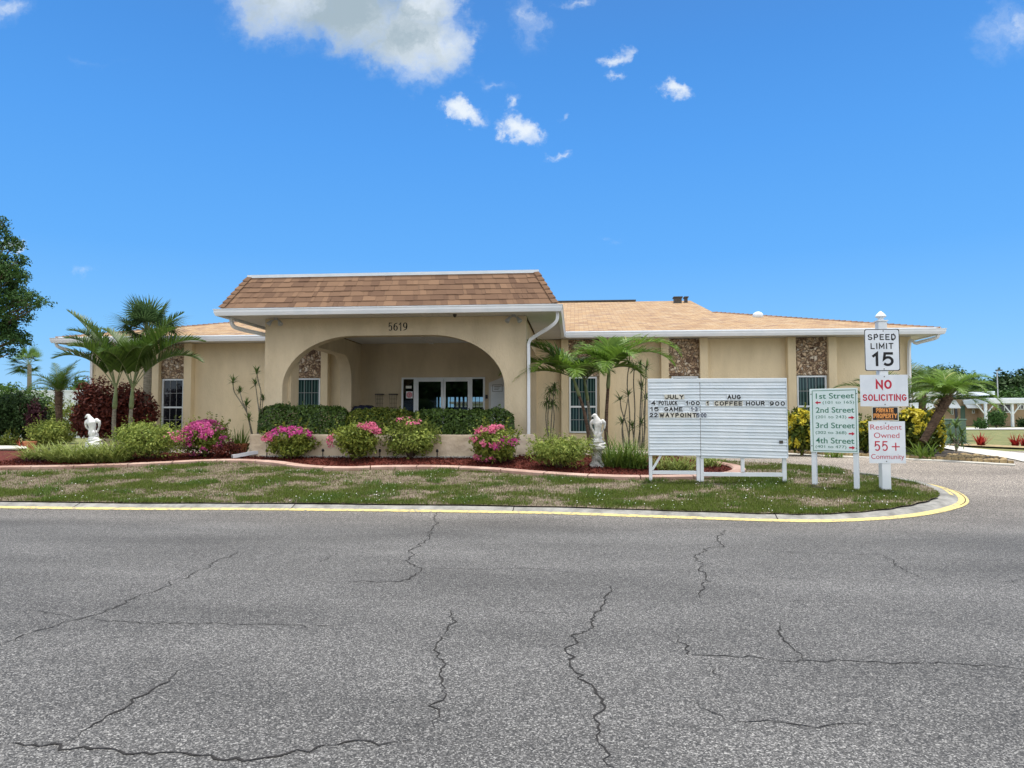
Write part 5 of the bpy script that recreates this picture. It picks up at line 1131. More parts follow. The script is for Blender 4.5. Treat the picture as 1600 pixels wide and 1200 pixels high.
straps('agave', 373, 690, 18.2, .12, 60, .75, 'yellow green agave rosette left of the planter wall', 'plant', 'leaf_strap_dark', .05, 1.3, curl=.25)
o = MB(); o.lathe([(.18, 0), (.24, .22), (.26, .24), (.26, .28), (.22, .28)], (PX(373, 18.2), 18.2, zisl(0, 18.2)-.02), 18); o = o.build('low_pot', 'terracotta'); rebase(o, (PX(373, 18.2), 18.2, zisl(0, 18.2)-.02)); tag(o, 'low terracotta pot around the agave', 'pot')
shrub('red_groundcover', 352, 26, 690, 712, 'low dark red leaved plants between the pink bougainvillea and planter', 'plant', 'leaf_red', 1400, .05, Y=17.0, stems=False)

def dracaena(stems_, Y, label, leafm='leaf_dracaena', ln=.26, n=26, group=None, droop=1.):
    """stems_: list of pixel polylines, last point is a leaf head; extra heads at listed points"""
    x = PX(stems_[0][0][0], Y); zb_ = zisl(x, Y)-.02; t_ = thing('dragon_tree', (x, Y, zb_), label, 'plant', group)
    st = MB(); vs = []; fs = []
    for s_2 in stems_:
        P_ = []
        for i, (a, b) in enumerate(s_2): yy = Y+.10*math.sin(a*1.3+i); P_.append(W(a, b, yy))
        st.tube(catmull(P_, 4), [.010+.010*(1-i/(len(P_)*4)) for i in range((len(P_)-1)*4+1)], 6)
        hd = P_[-1]
        for _ in range(n):
            az = random.uniform(0, 2*math.pi); el = random.uniform(-.35, 1.35); l_ = ln*random.uniform(.7, 1.15); s3 = Vector((-math.sin(az), math.cos(az), 0)); p = hd+Vector((0, 0, random.uniform(-.05, .03))); o = len(vs)
            for k in range(4):
                ww = (.013, .017, .011, .001)[k]; vs += [p-s3*ww, p+s3*ww]; e2 = el-droop*.35*k; p = p+Vector((math.cos(az)*math.cos(e2), math.sin(az)*math.cos(e2), math.sin(e2)))*l_/3
                if k: fs.append((o+2*k-2, o+2*k-1, o+2*k+1, o+2*k))
    st.build('stems', 'palm_trunk', t_); me = bpy.data.meshes.new('leaves'); me.from_pydata([tuple(v_) for v_ in vs], [], fs); link('leaves', me, leafm, t_); return t_
D = 'dragon trees against the building'
dracaena([[(393, 680), (388, 650), (376, 628), (366, 612), (364, 597)], [(393, 678), (386, 645), (379, 628), (375, 612)], [(394, 680), (390, 660), (386, 645), (385, 632)], [(402, 680), (405, 650), (402, 622), (399, 600)], [(402, 680), (406, 640), (408, 615), (404, 597), (401, 582)], [(404, 680), (408, 650), (411, 624)], [(395, 682), (392, 668), (389, 655)]], 18.3, 'tall thin dragon tree with spiky heads beside the left porch column', group=D, droop=.35, ln=.24)
dracaena([[(858, 690), (856, 650), (860, 612)], [(862, 690), (866, 655), (864, 632)], [(858, 690), (853, 655), (855, 628)], [(860, 690), (862, 650), (866, 606)]], 21.5, 'drooping dark dragon tree between porch column and the blinds window', n=34, ln=.4, group=D, droop=2.)
cl = [[(982, 700), (984, 650), (980, 600), (983, 570)], [(990, 700), (992, 640), (990, 600), (991, 576)], [(1000, 700), (1000, 650), (1002, 600), (1000, 572)], [(1006, 700), (1008, 640), (1009, 600), (1010, 575)], [(975, 700), (972, 670), (978, 640), (982, 618)], [(985, 700), (980, 668), (971, 640), (969, 624)],
      [(996, 700), (1000, 670), (1003, 640), (1003, 606)], [(1003, 700), (1008, 670), (1006, 645), (1009, 622)], [(978, 700), (974, 680), (972, 660)], [(990, 700), (990, 685), (988, 668)], [(1002, 700), (1004, 680), (1003, 662)]]
dracaena(cl, 19.6, 'thicket of tall dragon trees left of the letter board', n=26, ln=.30, group=D, droop=.5)
dracaena([[(1494, 705), (1493, 692), (1486, 680)], [(1494, 705), (1497, 690), (1502, 678)], [(1494, 705), (1494, 685), (1493, 666)], [(1494, 705), (1492, 695), (1489, 690)], [(1494, 705), (1498, 695), (1503, 689)]], 17.8, 'small dark spiky dragon tree in front of the green utility box', n=26, ln=.30, droop=1.0)

# palms
def frond(vs, fs, rvs, base, az, el, L_, droop, nl, ll, wid, twist=0, vee=.5, hang=.5, windx=0, t0=.14):
    """pinnate frond; leaflets are 3-segment strips"""
    p = Vector(base); n = 14; pts = []; e = el; a = az
    for k in range(n+1):
        d = Vector((math.cos(a)*math.cos(e), math.sin(a)*math.cos(e), math.sin(e))); pts.append((p.copy(), d)); p += d*L_/n; e -= droop/n*(.4+1.2*k/n); a += twist/n
    rvs.append([q for q, _ in pts])
    for i in range(nl):
        t = t0+(1-t0)*i/(nl-1); f_ = t*n; k = min(n-1, int(f_)); q, d = pts[k]; q = q.lerp(pts[k+1][0], f_-k)
        sd_ = d.cross(Vector((0, 0, 1))); sd_ = sd_.normalized() if sd_.length > .05 else Vector((-math.sin(a), math.cos(a), 0)); up = sd_.cross(d).normalized()
        l_ = ll*(math.sin(math.pi*min(1, .18+t*.80))**.7)*random.uniform(.85, 1.1)
        for s_2 in (-1, 1):
            dr = (sd_*s_2*(1-.35*t)+d*(.35+.75*t)+up*vee*random.uniform(.5, 1.3)).normalized(); o = len(vs); pp_ = q.copy(); wv = d*.5*wid
            for m in range(4):
                ww = (.75, 1., .8, .06)[m]; vs += [pp_-wv*ww, pp_+wv*ww]
                if m: fs.append((o+2*m-2, o+2*m-1, o+2*m+1, o+2*m))
                pp_ = pp_+dr*l_/3; dr = (dr+Vector((windx*.12, 0, -hang*.35*random.uniform(.6, 1.3)))).normalized()
def palm(name, trunk, fr, label, trunkm='palm_trunk', leafm='leaf_palm', r0=.07, r1=.05, ll=.45, wid=.035, nl=34, shaft=True, group=None, cat='palm tree', hang=.5, vee=.4, h=None, windx=0, ringed=True, hairy=False, t0=.14):
    """trunk: world points; fr: list of (azimuth deg, elevation deg, length, droop rad)"""
    T = [Vector(p) for p in trunk]; t_ = thing(name, tuple(T[0]), label, cat, group); C = catmull(T, 8); n = len(C); m_ = MB()
    rad = [(r0+(r1-r0)*i/(n-1))*(1+(.05 if ringed and i % 2 else 0)) for i in range(n)]; rad[0] *= 1.25; m_.tube(C, rad, 10); m_.build('trunk', trunkm, t_)
    top = C[-1]; d = (C[-1]-C[-3]).normalized(); cb = top
    if shaft:
        m_ = MB(); cb = top+d*.55; m_.tube([top-d*.02, top+d*.08, top+d*.3, cb, cb+d*.15], [r1*1.15, r1*1.45, r1*1.2, r1*.8, r1*.4], 10); m_.build('crownshaft', 'crownshaft', t_, smooth=True)
    if hairy:
        m_ = MB()
        for i in range(60):
            az = i*2.4; q = C[-1]-d*(i/60)*.55; o_ = Vector((math.cos(az), math.sin(az), .7)).normalized(); m_.tube([q, q+o_*.12, q+o_*.2], [.02, .016, .006], 4)
        m_.build('leaf_bases', 'brown_trunk', t_)
    vs = []; fs = []; rv = []
    for az, el, L_, dr in fr: frond(vs, fs, rv, cb-d*.03, R(az), R(el), L_, dr, nl, ll, wid, twist=random.uniform(-.25, .25), hang=hang, vee=vee, windx=windx, t0=t0)
    me = bpy.data.meshes.new('fronds'); me.from_pydata([tuple(v_) for v_ in vs], [], fs); link('fronds', me, leafm, t_)
    m_ = MB()
    for r_ in rv: m_.tube(r_, [.016*(1-i/len(r_)*.85) for i in range(len(r_))], 5)
    m_.build('leaf_stalks', 'crownshaft', t_); return t_
def tp(Y, *pts): 
    P_ = [W(a, b, Y) for a, b in pts]; return P_
CP = 'Christmas palms in the left bed'
# azimuth: 0 = right, 180 = left, 270 = towards the camera
palm('christmas_palm', tp(18.4, (180, 700), (178, 675), (178, 655), (179, 638)), [(178, 70, 2.75, .75), (168, 66, 2.4, 1.3), (200, 82, 2.3, 1.0), (184, 60, 2.1, 1.7), (176, 76, 2.5, 1.5), (12, 76, 2.1, 1.3), (250, 72, 1.9, 1.7), (95, 74, 2.1, 1.5), (330, 72, 1.9, 1.7)],
     'slim Christmas palm leaning its fronds left, left one of the pair', ll=.55, wid=.048, nl=46, group=CP, hang=.28, vee=.55, t0=.26, r0=.062, r1=.045)
palm('christmas_palm', tp(18.6, (205, 700), (204, 675), (204, 655), (205, 638)), [(4, 66, 2.6, 1.6), (15, 60, 2.3, 1.9), (-8, 72, 2.4, 1.3), (20, 78, 2.6, .9), (165, 80, 2.2, 1.2), (175, 68, 2.0, 1.8), (260, 70, 1.8, 1.8), (90, 76, 2.2, 1.4), (320, 72, 2.0, 1.7)],
     'slim Christmas palm nearest the window, right one of the pair', ll=.55, wid=.048, nl=46, group=CP, hang=.28, vee=.55, t0=.26, r0=.062, r1=.045)
RP = 'palms in front of the right wing'
palm('feather_palm', tp(19.2, (948, 700), (947, 670), (948, 640), (950, 606)), [(0, 52, 2.3, 2.2), (8, 40, 2.0, 1.9), (100, 84, .8, .35), (190, 50, 1.1, 1.6), (265, 30, 1.1, 1.9), (300, 50, 1.2, 1.9), (150, 60, 1.2, 1.5), (40, 66, 1.5, 1.5), (350, 15, 1.0, 1.5)],
     'palm with dark trunk arching its longest frond right toward the letter board', 'brown_trunk', 'leaf_palm_bright', .055, .04, ll=.66, wid=.045, nl=42, group=RP, hang=.8, shaft=True)
palm('feather_palm', tp(18.9, (922, 700), (918, 670), (912, 640), (905, 618)), [(180, 54, 2.5, 2.0), (172, 34, 2.2, 1.6), (190, 20, 1.8, 1.4), (178, 68, 1.8, 1.9), (215, 40, 1.5, 1.8), (140, 58, 1.3, 1.6), (270, 35, 1.0, 1.9), (60, 60, .9, 1.5), (330, 40, 1.0, 1.9)],
     'palm leaning left before the blinds window with long left-drooping fronds', 'brown_trunk', 'leaf_palm_bright', .05, .035, ll=.68, wid=.045, nl=44, group=RP, hang=.75, shaft=True)
palm('feather_palm', tp(19.3, (926, 700), (924, 670), (921, 645), (918, 625)), [(200, 60, 1.0, 1.7), (20, 60, 1.1, 1.6), (280, 55, 1.2, 1.8), (110, 70, 1.1, 1.5), (330, 45, 1.0, 1.7)],
     'short upright palm tucked between two taller ones at the blinds window', 'palm_trunk', 'leaf_palm', .05, .035, ll=.42, wid=.035, nl=26, group=RP, hang=.6)
# pygmy date palm at the left
fr = [(a, e, L_, d_) for a, e, L_, d_ in ((180, 40, 1.3, 1.9), (165, 55, 1.25, 1.7), (200, 25, 1.1, 1.6), (0, 42, 1.3, 1.8), (15, 58, 1.25, 1.7), (-20, 28, 1.1, 1.6), (90, 75, 1.3, 1.1), (60, 65, 1.3, 1.4), (120, 66, 1.2, 1.4), (260, 50, 1.1, 1.9), (230, 60, 1.2, 1.7), (300, 60, 1.2, 1.7), (285, 35, 1, 1.8), (40, 80, 1.3, .9), (150, 78, 1.2, .9), (340, 70, 1.2, 1.2))]
palm('pygmy_date_palm', tp(22, (94, 686), (93, 660), (92, 640), (92, 612)), fr, 'small fine-leaved date palm behind the left eagle statue', 'brown_trunk', 'leaf_palm', .085, .11, ll=.30, wid=.016, nl=48, shaft=False, hang=.5, hairy=True)
# leaning palm at the right and the big-fronded ones behind the signs
fr = [(200, 30, 1.3, 1.6), (170, 55, 1.2, 1.6), (0, 45, 1.6, 1.7), (20, 60, 1.4, 1.5), (-15, 25, 1.6, 1.7), (80, 75, 1.2, 1.2), (140, 65, 1.2, 1.5), (260, 40, 1.2, 1.8), (300, 45, 1.3, 1.8), (330, 60, 1.4, 1.7), (230, 50, 1.2, 1.7), (-30, 5, 1.5, 1.2), (40, 40, 1.4, 1.6), (185, 5, .8, 1.2)]
fr = [(a, e, L_*.82, d_) for a, e, L_, d_ in fr]
palm('leaning_palm', tp(19.0, (1442, 690), (1455, 668), (1468, 645), (1482, 620)), fr, 'palm with thick shaggy trunk leaning right over the yellow crotons', 'brown_trunk', 'leaf_palm_bright', .085, .125, ll=.42, wid=.022, nl=50, shaft=False, hang=.7, hairy=True, h=zroad)
fr = [(180, 40, 2.4, 1.5), (165, 55, 2.3, 1.4), (195, 25, 2.1, 1.3), (0, 40, 2.3, 1.6), (15, 58, 2.2, 1.5), (-15, 22, 2.0, 1.4), (80, 75, 2.0, 1.0), (120, 65, 2.1, 1.2), (260, 50, 1.9, 1.7), (300, 52, 1.9, 1.7), (40, 66, 2.2, 1.3), (230, 60, 2, 1.5)]
palm('broad_palm', tp(21.8, (1398, 700), (1398, 670), (1396, 650), (1396, 634)), [(a, e*.85, L_*.8, d_) for a, e, L_, d_ in fr], 'broad feathery palm at the building corner behind the sign post', 'brown_trunk', 'leaf_palm', .12, .12, ll=.50, wid=.03, nl=44, shaft=False, hang=.5)
fr2 = [(a+17, e*.8, L_*1.25, d_) for a, e, L_, d_ in fr]
palm('broad_palm', tp(34, (1440, 668), (1441, 645), (1441, 630), (1442, 614)), fr2, 'larger feathery palm beyond the building, right of the sign plates', 'brown_trunk', 'leaf_palm', .16, .14, ll=.9, wid=.05, nl=40, shaft=False, hang=.5)

def fan(vs, fs, base, az, el, stalk, r_, nseg=26, wid=.045):
    d = Vector((math.cos(az)*math.cos(el), math.sin(az)*math.cos(el), math.sin(el))); hub = Vector(base)+d*stalk+Vector((0, 0, -.1*stalk)); d = (d+Vector((0, 0, -.25))).normalized()
    sd_ = d.cross(Vector((0, 0, 1))); sd_ = sd_.normalized() if sd_.length > .1 else Vector((1, 0, 0)); up = sd_.cross(d).normalized(); roll = random.uniform(-.5, .5); s3 = sd_*math.cos(roll)+up*math.sin(roll)
    for i in range(nseg):
        a = (i/(nseg-1)-.5)*R(250); q = (d*math.cos(a)+s3*math.sin(a)+up*.12*math.cos(2*a)).normalized(); l_ = r_*(1-.25*abs(a)/2.2)*random.uniform(.9, 1.05); pp_ = hub.copy(); wv = q.cross(up).normalized()*wid*.5; o = len(vs)
        for m in range(4):
            ww = (.35, 1., .75, .05)[m]; vs += [pp_-wv*ww, pp_+wv*ww]
            if m: fs.append((o+2*m-2, o+2*m-1, o+2*m+1, o+2*m))
            pp_ = pp_+q*l_/3; q = (q+Vector((0, 0, -.14*m))).normalized()
    return hub
def fanpalm(name, trunk, n, stalk, r_, label, r0=.2, r1=.16, leafm='leaf_sabal', skirt=False, nseg=26, wid=.06, azr=(0, 360)):
    T = [Vector(p) for p in trunk]; t_ = thing(name, tuple(T[0]), label, 'palm tree'); C = catmull(T, 6); m_ = MB(); m_.tube(C, [r0+(r1-r0)*i/(len(C)-1) for i in range(len(C))], 10); m_.build('trunk', 'palm_trunk', t_)
    vs = []; fs = []; st = MB()
    for i in range(n):
        az = R(random.uniform(*azr)); el = random.uniform(-.35, 1.45); hub = fan(vs, fs, C[-1], az, el, stalk*random.uniform(.8, 1.1), r_*random.uniform(.85, 1.1), nseg, wid); st.tube([C[-1], (C[-1]+hub)/2+Vector((0, 0, .05)), hub], [.02, .015, .012], 4)
    me = bpy.data.meshes.new('fan_leaves'); me.from_pydata([tuple(v_) for v_ in vs], [], fs); link('fan_leaves', me, leafm, t_); st.build('leaf_stalks', 'crownshaft', t_)
    return t_
fanpalm('cabbage_palm', tp(29, (229, 680), (229, 620), (229, 560), (229, 518)), 46, 1.0, .85, 'cabbage palm with round crown rising behind the left wing roof', wid=.07) if False else None
fanpalm('cabbage_palm', [(PX(229, 22.3), 22.3, .6), (PX(229, 22.3), 22.3, 2.0), (PX(229, 22.3), 22.3, 3.4), (PX(229, 22.3), 22.3, 4.5)], 38, .72, .74, 'cabbage palm whose round fan-leaf crown rises above the left gutter', .13, .12, wid=.045, nseg=22)
fanpalm('fan_palm', tp(60, (46, 665), (46, 630), (46, 600), (46, 570)), 26, 1.3, 1.0, 'tall thin wind-blown fan palm far off at the left', .22, .16, azr=(100, 260), leafm='leaf_light')

# shrubs and hedges at the left edge
shrub('red_croton', 152, 37, 592, 690, 'tall dark red croton bush under the left end of the eaves', 'shrub', 'leaf_red', 8000, .10, Y=21.5, k=30, depth=.7, group='red crotons by the left wing')
shrub('red_croton', 206, 35, 600, 690, 'tall dark red croton bush directly left of the dark window', 'shrub', 'leaf_red', 8000, .10, Y=22.2, k=30, depth=.7, group='red crotons by the left wing')
shrub('dark_shrub', 20, 52, 610, 700, 'big dark evergreen hedge bush at the left edge', 'shrub', 'leaf_darkbush', 12000, .09, Y=23, k=40, depth=.8, h=zroad)
shrub('green_bush', 30, 55, 597, 640, 'bright feathery green shrub behind the dark hedge bush', 'shrub', 'leaf_light', 9000, .10, Y=27, k=40, depth=.7, h=zroad)
shrub('dark_shrub', 56, 12, 626, 690, 'narrow purplish brown bush between dark hedge and date palm', 'shrub', 'leaf_purple', 2500, .08, Y=22.5, h=zroad)
shrub('mixed_shrub', 82, 32, 655, 705, 'low yellow green shrubs around the foot of the small date palm', 'shrub', 'leaf_variegated', 4000, .08, Y=21.5, h=zroad)
shrub('light_bush', 92, 40, 622, 680, 'airy gray green bush in front of the white fence', 'shrub', 'leaf_boug', 3200, .09, Y=27, h=zroad)
shrub('yellow_shrub', 15, 14, 680, 705, 'small yellow green shrub at the very left edge', 'shrub', 'leaf_croton_green', 1200, .06, Y=21.5, h=zroad)
straps('red_bromeliad', 48, 690, 21.0, .12, 50, .45, 'small orange red bromeliad left of the strappy clumps', 'plant', 'leaf_bromeliad', .04, 1.2, curl=.4, h=zroad)
o = MB(); o.lathe([(.13, 0), (.17, .24), (.19, .25), (.19, .29), (.16, .29)], (PX(48, 20.6), 20.6, zroad(0, 20.6)), 16); o = o.build('flower_pot', 'terracotta'); rebase(o, (PX(48, 20.6), 20.6, zroad(0, 20.6))); tag(o, 'terracotta pot at the left, by the red bromeliad', 'pot')
rng2 = random.Random(4)
m_ = MB(); x0, x1 = -34, PX(134, 33); z_ = zroad(0, 33)
m_.box(x0, x1, 33, 33.1, z_, PZ(612, 33, 100)); m_.build('fence_panel', 'white_paint', (lf := thing('white_fence', ((x0+x1)/2, 33, z_), 'white fence seen between the bushes at the far left', 'fence')))
m_ = MB(); m_.box(x0, x1, 32.95, 33.15, PZ(612, 33, 100)+.002, PZ(609.5, 33, 100)); m_.build('fence_cap', 'white_paint', lf)
shrub('background_bush', 118, 32, 590, 640, 'rounded green bush beyond the white fence at the left', 'shrub', 'leaf_tree', 4500, .16, Y=36, h=zroad)
# paver edging at the far left walk
m_ = MB(); a, b = G(-60, 703), G(42, 701)
for k in range(60):
    p = a.lerp(b, k/60); q = a.lerp(b, (k+.88)/60); m_.box(p.x, q.x, p.y, p.y+.14, zroad(p.x, p.y), zroad(p.x, p.y)+.14+rng2.uniform(0, .015))
o = m_.build('walk_edging', 'brick_edging'); rebase(o, (a.x, a.y, zroad(0, a.y))); tag(o, 'brown paver blocks edging the walk at the far left', 'edging')

# right side beds
shrub('yellow_croton', 1252, 26, 641, 704, 'bright yellow croton bush left of the street directory', 'shrub', 'leaf_croton_green', 2400, .12, Y=19.6, h=zroad, depth=.8, lr=.30, k=20, flowers=(('leaf_yellow', -.2, .6, .55, 900), ('leaf_yellow', .3, .1, .5, 300)))
shrub('yellow_croton', 1352, 16, 660, 706, 'small yellow croton between the directory and the sign post', 'shrub', 'leaf_croton_green', 1500, .10, Y=20.2, h=zroad, flowers=(('leaf_yellow', 0, .7, .4, 250),))
shrub('green_croton', 1332, 14, 650, 706, 'dark green bush behind the street directory', 'shrub', 'leaf_hedge', 1500, .10, Y=20.6, h=zroad)
shrub('yellow_croton', 1424, 26, 641, 700, 'yellow topped croton bush right of the sign post plates', 'shrub', 'leaf_croton_green', 4200, .11, Y=20.3, h=zroad, flowers=(('leaf_yellow', 0, 1, .4, 900),))
shrub('yellow_croton', 1456, 16, 643, 690, 'yellow croton bush behind the leaning trunk, by the utility box', 'shrub', 'leaf_croton_green', 2600, .10, Y=20.6, h=zroad, flowers=(('leaf_yellow', .2, .6, .5, 700),))
straps('spider_lily', 1442, 712, 18.3, .15, 70, .65, 'strappy pale green lily at the foot of the leaning palm', 'plant', 'leaf_strap_dark', .05, 1.1, h=zroad)
straps('spider_lily', 1300, 712, 18.9, .2, 60, .4, 'low strappy plant under the yellow croton at the directory', 'plant', 'leaf_strap_dark', .03, 1.0, h=zroad)
for px, lab in ((1532, 'red spiky bromeliad standing alone on the right lawn, left one'), (1585, 'red spiky bromeliad near the right edge, left of the close pair'), (1600, 'red spiky bromeliad cut by the right edge of the view')):
    pb = G(px, 697); straps('red_bromeliad', px, 697, pb.y, .08, 46, .60 if px == 1532 else .48, lab, 'plant', 'leaf_bromeliad', .06, 1.3, curl=.25, h=zroad, group='red bromeliads on the right lawn', dy=.08)
# utility box
pb = G(1484, 695); Yu = pb.y; x0, x1 = PX(1458, Yu), PX(1509.5, Yu); zt_ = PZ(654.5, Yu, 1484); ub = thing('utility_box', ((x0+x1)/2, Yu+.5, pb.z), 'green metal utility box behind the leaning palm', 'utility box')
m_ = MB(); m_.box(x0, x1, Yu, Yu+1.0, pb.z-.1, zt_-.06); m_.build('cabinet', 'util_green', ub, bevel=.02); m_ = MB(); m_.box(x0-.03, x1+.03, Yu-.03, Yu+1.03, zt_-.059, zt_); m_.build('lid', 'util_green', ub, bevel=.025)
m_ = MB(); m_.box(x0-.1, x1+.1, Yu-.1, Yu+1.1, pb.z-.1, pb.z+.05); m_.build('pad', 'path_concrete', ub); m_ = MB(); m_.box((x0+x1)/2-.008, (x0+x1)/2+.008, Yu-.004, Yu-.001, pb.z+.1, zt_-.1); m_.build('door_seam', 'black_gap', ub)

# ------------------------------------------------------------------ far houses at the right
def far(px, Y): return PX(px, Y)
YH = 74.; zg_ = zroad(0, YH)
h1 = thing('bungalow', (far(1480, YH), YH+4, zg_), 'low tan bungalow with white metal awnings behind the leaning palm', 'house')
zz = lambda py, Y=YH: PZ(py, Y, 1500)
m_ = MB(); m_.box(far(1408, YH), far(1545, YH), YH, YH+9, zg_, zz(624)); m_.build('wall', 'tan_wall', h1)
m_ = MB(); m_.box(far(1404, YH-1), far(1556, YH-1), YH-1, YH+10, zz(617, YH-1), zz(611.5, YH-1)); m_.build('roof', 'white_paint', h1)
for a, b in ((1425, 1462), (1484, 1502), (1512, 1538)):
    m_ = MB(); A0, A1 = far(a, YH-.9), far(b, YH-.9); m_.add([(A0, YH-.01, zz(625)), (A1, YH-.01, zz(625)), (A1, YH-.9, zz(637, YH-.9)), (A0, YH-.9, zz(637, YH-.9)), (A0, YH-.01, zz(625)-.06), (A1, YH-.01, zz(625)-.06), (A1, YH-.9, zz(637, YH-.9)-.06), (A0, YH-.9, zz(637, YH-.9)-.06)], [(0, 1, 2, 3), (7, 6, 5, 4), (3, 2, 6, 7), (0, 3, 7, 4), (1, 5, 6, 2)]); m_.build('awning', 'white_paint', h1)
for a, b, c, d in ((1437, 1450, 632, 642), (1486, 1490, 637, 648), (1519, 1523, 640, 646), (1531, 1537, 639, 645)):
    m_ = MB(); m_.box(far(a, YH), far(b, YH), YH-.04, YH-.002, zz(d), zz(c)); w_ = m_.build('window', 'white_paint', h1); m_ = MB(); e_ = .08; m_.box(far(a, YH)+e_, far(b, YH)-e_, YH-.05, YH-.041, zz(d)+e_, zz(c)-e_); m_.build('pane', 'dark_glass', w_)
m_ = MB(); m_.box(far(1501, YH), far(1508, YH), YH-.05, YH-.002, zg_, zz(634)); m_.build('door', 'util_green', h1)
m_ = MB(); m_.box(far(1492, YH), far(1496, YH), YH-.05, YH-.002, zg_+.1, zz(636)); m_.build('door', 'dark_glass', h1)
Yc = 62.; zc = zroad(0, Yc)
def carport(a, b, pt_, pb_, posts, Y, label, dep=5):
    z = zroad(0, Y); t_ = thing('carport', (far((a+b)/2, Y), Y, z), label, 'carport', 'white carports at the right'); m_ = MB(); zt2, zb2 = PZ(pt_, Y, a), PZ(pb_, Y, a); m_.box(far(a, Y), far(b, Y), Y, Y+dep, zb2, zt2); m_.build('roof', 'white_paint', t_, bevel=.03)
    for px in posts:
        x = far(px, Y+.3); m_ = MB(); m_.box(x-.09, x+.09, Y+.2, Y+.4, z, zb2-.002); m_.tube([(x-.02, Y+.3, zb2-1.0), (x-.75, Y+.3, zb2-.05)], .06, 4); m_.tube([(x+.02, Y+.3, zb2-1.0), (x+.75, Y+.3, zb2-.05)], .06, 4); m_.build('post', 'white_paint', t_)
    return t_
carport(1416, 1500, 611.5, 618, (1418, 1453), Yc, 'white flat carport with forked posts, behind the crotons')
carport(1545, 1680, 623, 630.5, (1540.5, 1582), 66., 'white flat carport with slim posts at the right edge', 4)
Y2 = 72.; z2 = zroad(0, Y2); h2 = thing('bungalow', (far(1600, Y2), Y2+4, z2), 'brown walled bungalow at the right edge behind a white carport', 'house')
m_ = MB(); m_.box(far(1546, Y2), far(1720, Y2), Y2, Y2+9, z2, PZ(626, Y2, 1580)); m_.build('wall', 'tan_wall', h2); m_ = MB(); m_.box(far(1542, Y2-.8), far(1725, Y2-.8), Y2-.8, Y2+9.5, PZ(626, Y2, 1580)+.002, PZ(622, Y2, 1580)); m_.build('roof', 'white_paint', h2)
for a, b, c, d in ((1559, 1580, 631, 645), (1590, 1600, 632, 640), (1612, 1630, 631, 645)):
    m_ = MB(); m_.box(far(a, Y2), far(b, Y2), Y2-.05, Y2-.002, PZ(d, Y2, 1580), PZ(c, Y2, 1580)); w_ = m_.build('window', 'white_paint', h2); m_ = MB(); m_.box(far(a, Y2)+.08, far((a+b)/2, Y2)-.04, Y2-.06, Y2-.051, PZ(d, Y2, 1580)+.08, PZ(c, Y2, 1580)-.08); m_.box(far((a+b)/2, Y2)+.04, far(b, Y2)-.08, Y2-.06, Y2-.051, PZ(d, Y2, 1580)+.08, PZ(c, Y2, 1580)-.08); m_.build('pane', 'dark_glass', w_)
shrub('round_bush', 1557, 13, 640, 663, 'round green bush in front of the brown bungalow', 'shrub', 'leaf_tree', 2200, .14, Y=60, h=zroad)
shrub('low_bush', 1533, 10, 656, 668, 'low green bush beside the forked carport post', 'shrub', 'leaf_tree', 900, .14, Y=56, h=zroad)
shrub('low_bush', 1598, 8, 655, 664, 'low dark bush under the right-hand carport', 'shrub', 'leaf_darkbush', 700, .14, Y=64, h=zroad)
# lamp post far away
Yl = 80.; x = far(1560.5, Yl); t_ = thing('street_lamp', (x, Yl, zroad(0, Yl)), 'thin far street lamp above the trees at the right', 'street lamp'); m_ = MB(); m_.tube([(x, Yl, zroad(0, Yl)), (x, Yl, PZ(578, Yl, 1560))], [.07, .05], 8); m_.build('pole', 'gray_paint', t_); m_ = MB(); m_.box(x-.1, x+.45, Yl-.15, Yl+.15, PZ(579.5, Yl, 1560), PZ(577.6, Yl, 1560)); m_.build('lamp_head', 'metal_dark', t_)

# ------------------------------------------------------------------ trees
def tree(name, x, Y, h, crown, label, leafm='leaf_tree', n=9000, size=.22, k=40, r0=.25, group=None, ex=None, lr=.34):
    """crown: list of (dx, dy, z, rx, ry, rz) masses"""
    zb_ = zroad(x, Y); t_ = thing(name, (x, Y, zb_), label, 'tree', group); m_ = MB(); first = crown[0]
    m_.tube(catmull([Vector((x, Y, zb_-.1)), Vector((x+.1, Y, zb_+h*.25)), Vector((x-.05, Y+.1, zb_+h*.5)), Vector((x+first[0]*.5, Y+first[1]*.5, zb_+h*.72))], 4), [r0*1.3-r0*.9*i/12 for i in range(13)], 8)
    for c in crown:
        for _ in range(4):
            e_ = Vector((x+c[0]+random.uniform(-.6, .6)*c[3], Y+c[1]+random.uniform(-.6, .6)*c[4], zb_+c[2]+random.uniform(-.4, .6)*c[5])); s0 = Vector((x, Y, zb_+h*random.uniform(.35, .6))); m_.tube(catmull([s0, s0.lerp(e_, .5)+Vector((0, 0, -.2)), e_], 4), [r0*.4-r0*.34*i/8 for i in range(9)], 5)
    m_.build('trunk', 'bark', t_); PS = []; QS = []; tot = sum(c[3]*c[5] for c in crown)
    for c in crown:
        P, q = lumps((x+c[0], Y+c[1], zb_+c[2]), (c[3], c[4], c[5]), k, int(n*c[3]*c[5]/tot), lr=lr, sprig=size*.6); PS.append(P); QS.append(q)
    P = np.concatenate(PS); q = np.concatenate(QS); fast('crown', leaves(P, q+np.array([0, 0, .5]), size, .5, .7), 4, leafm, t_); return t_
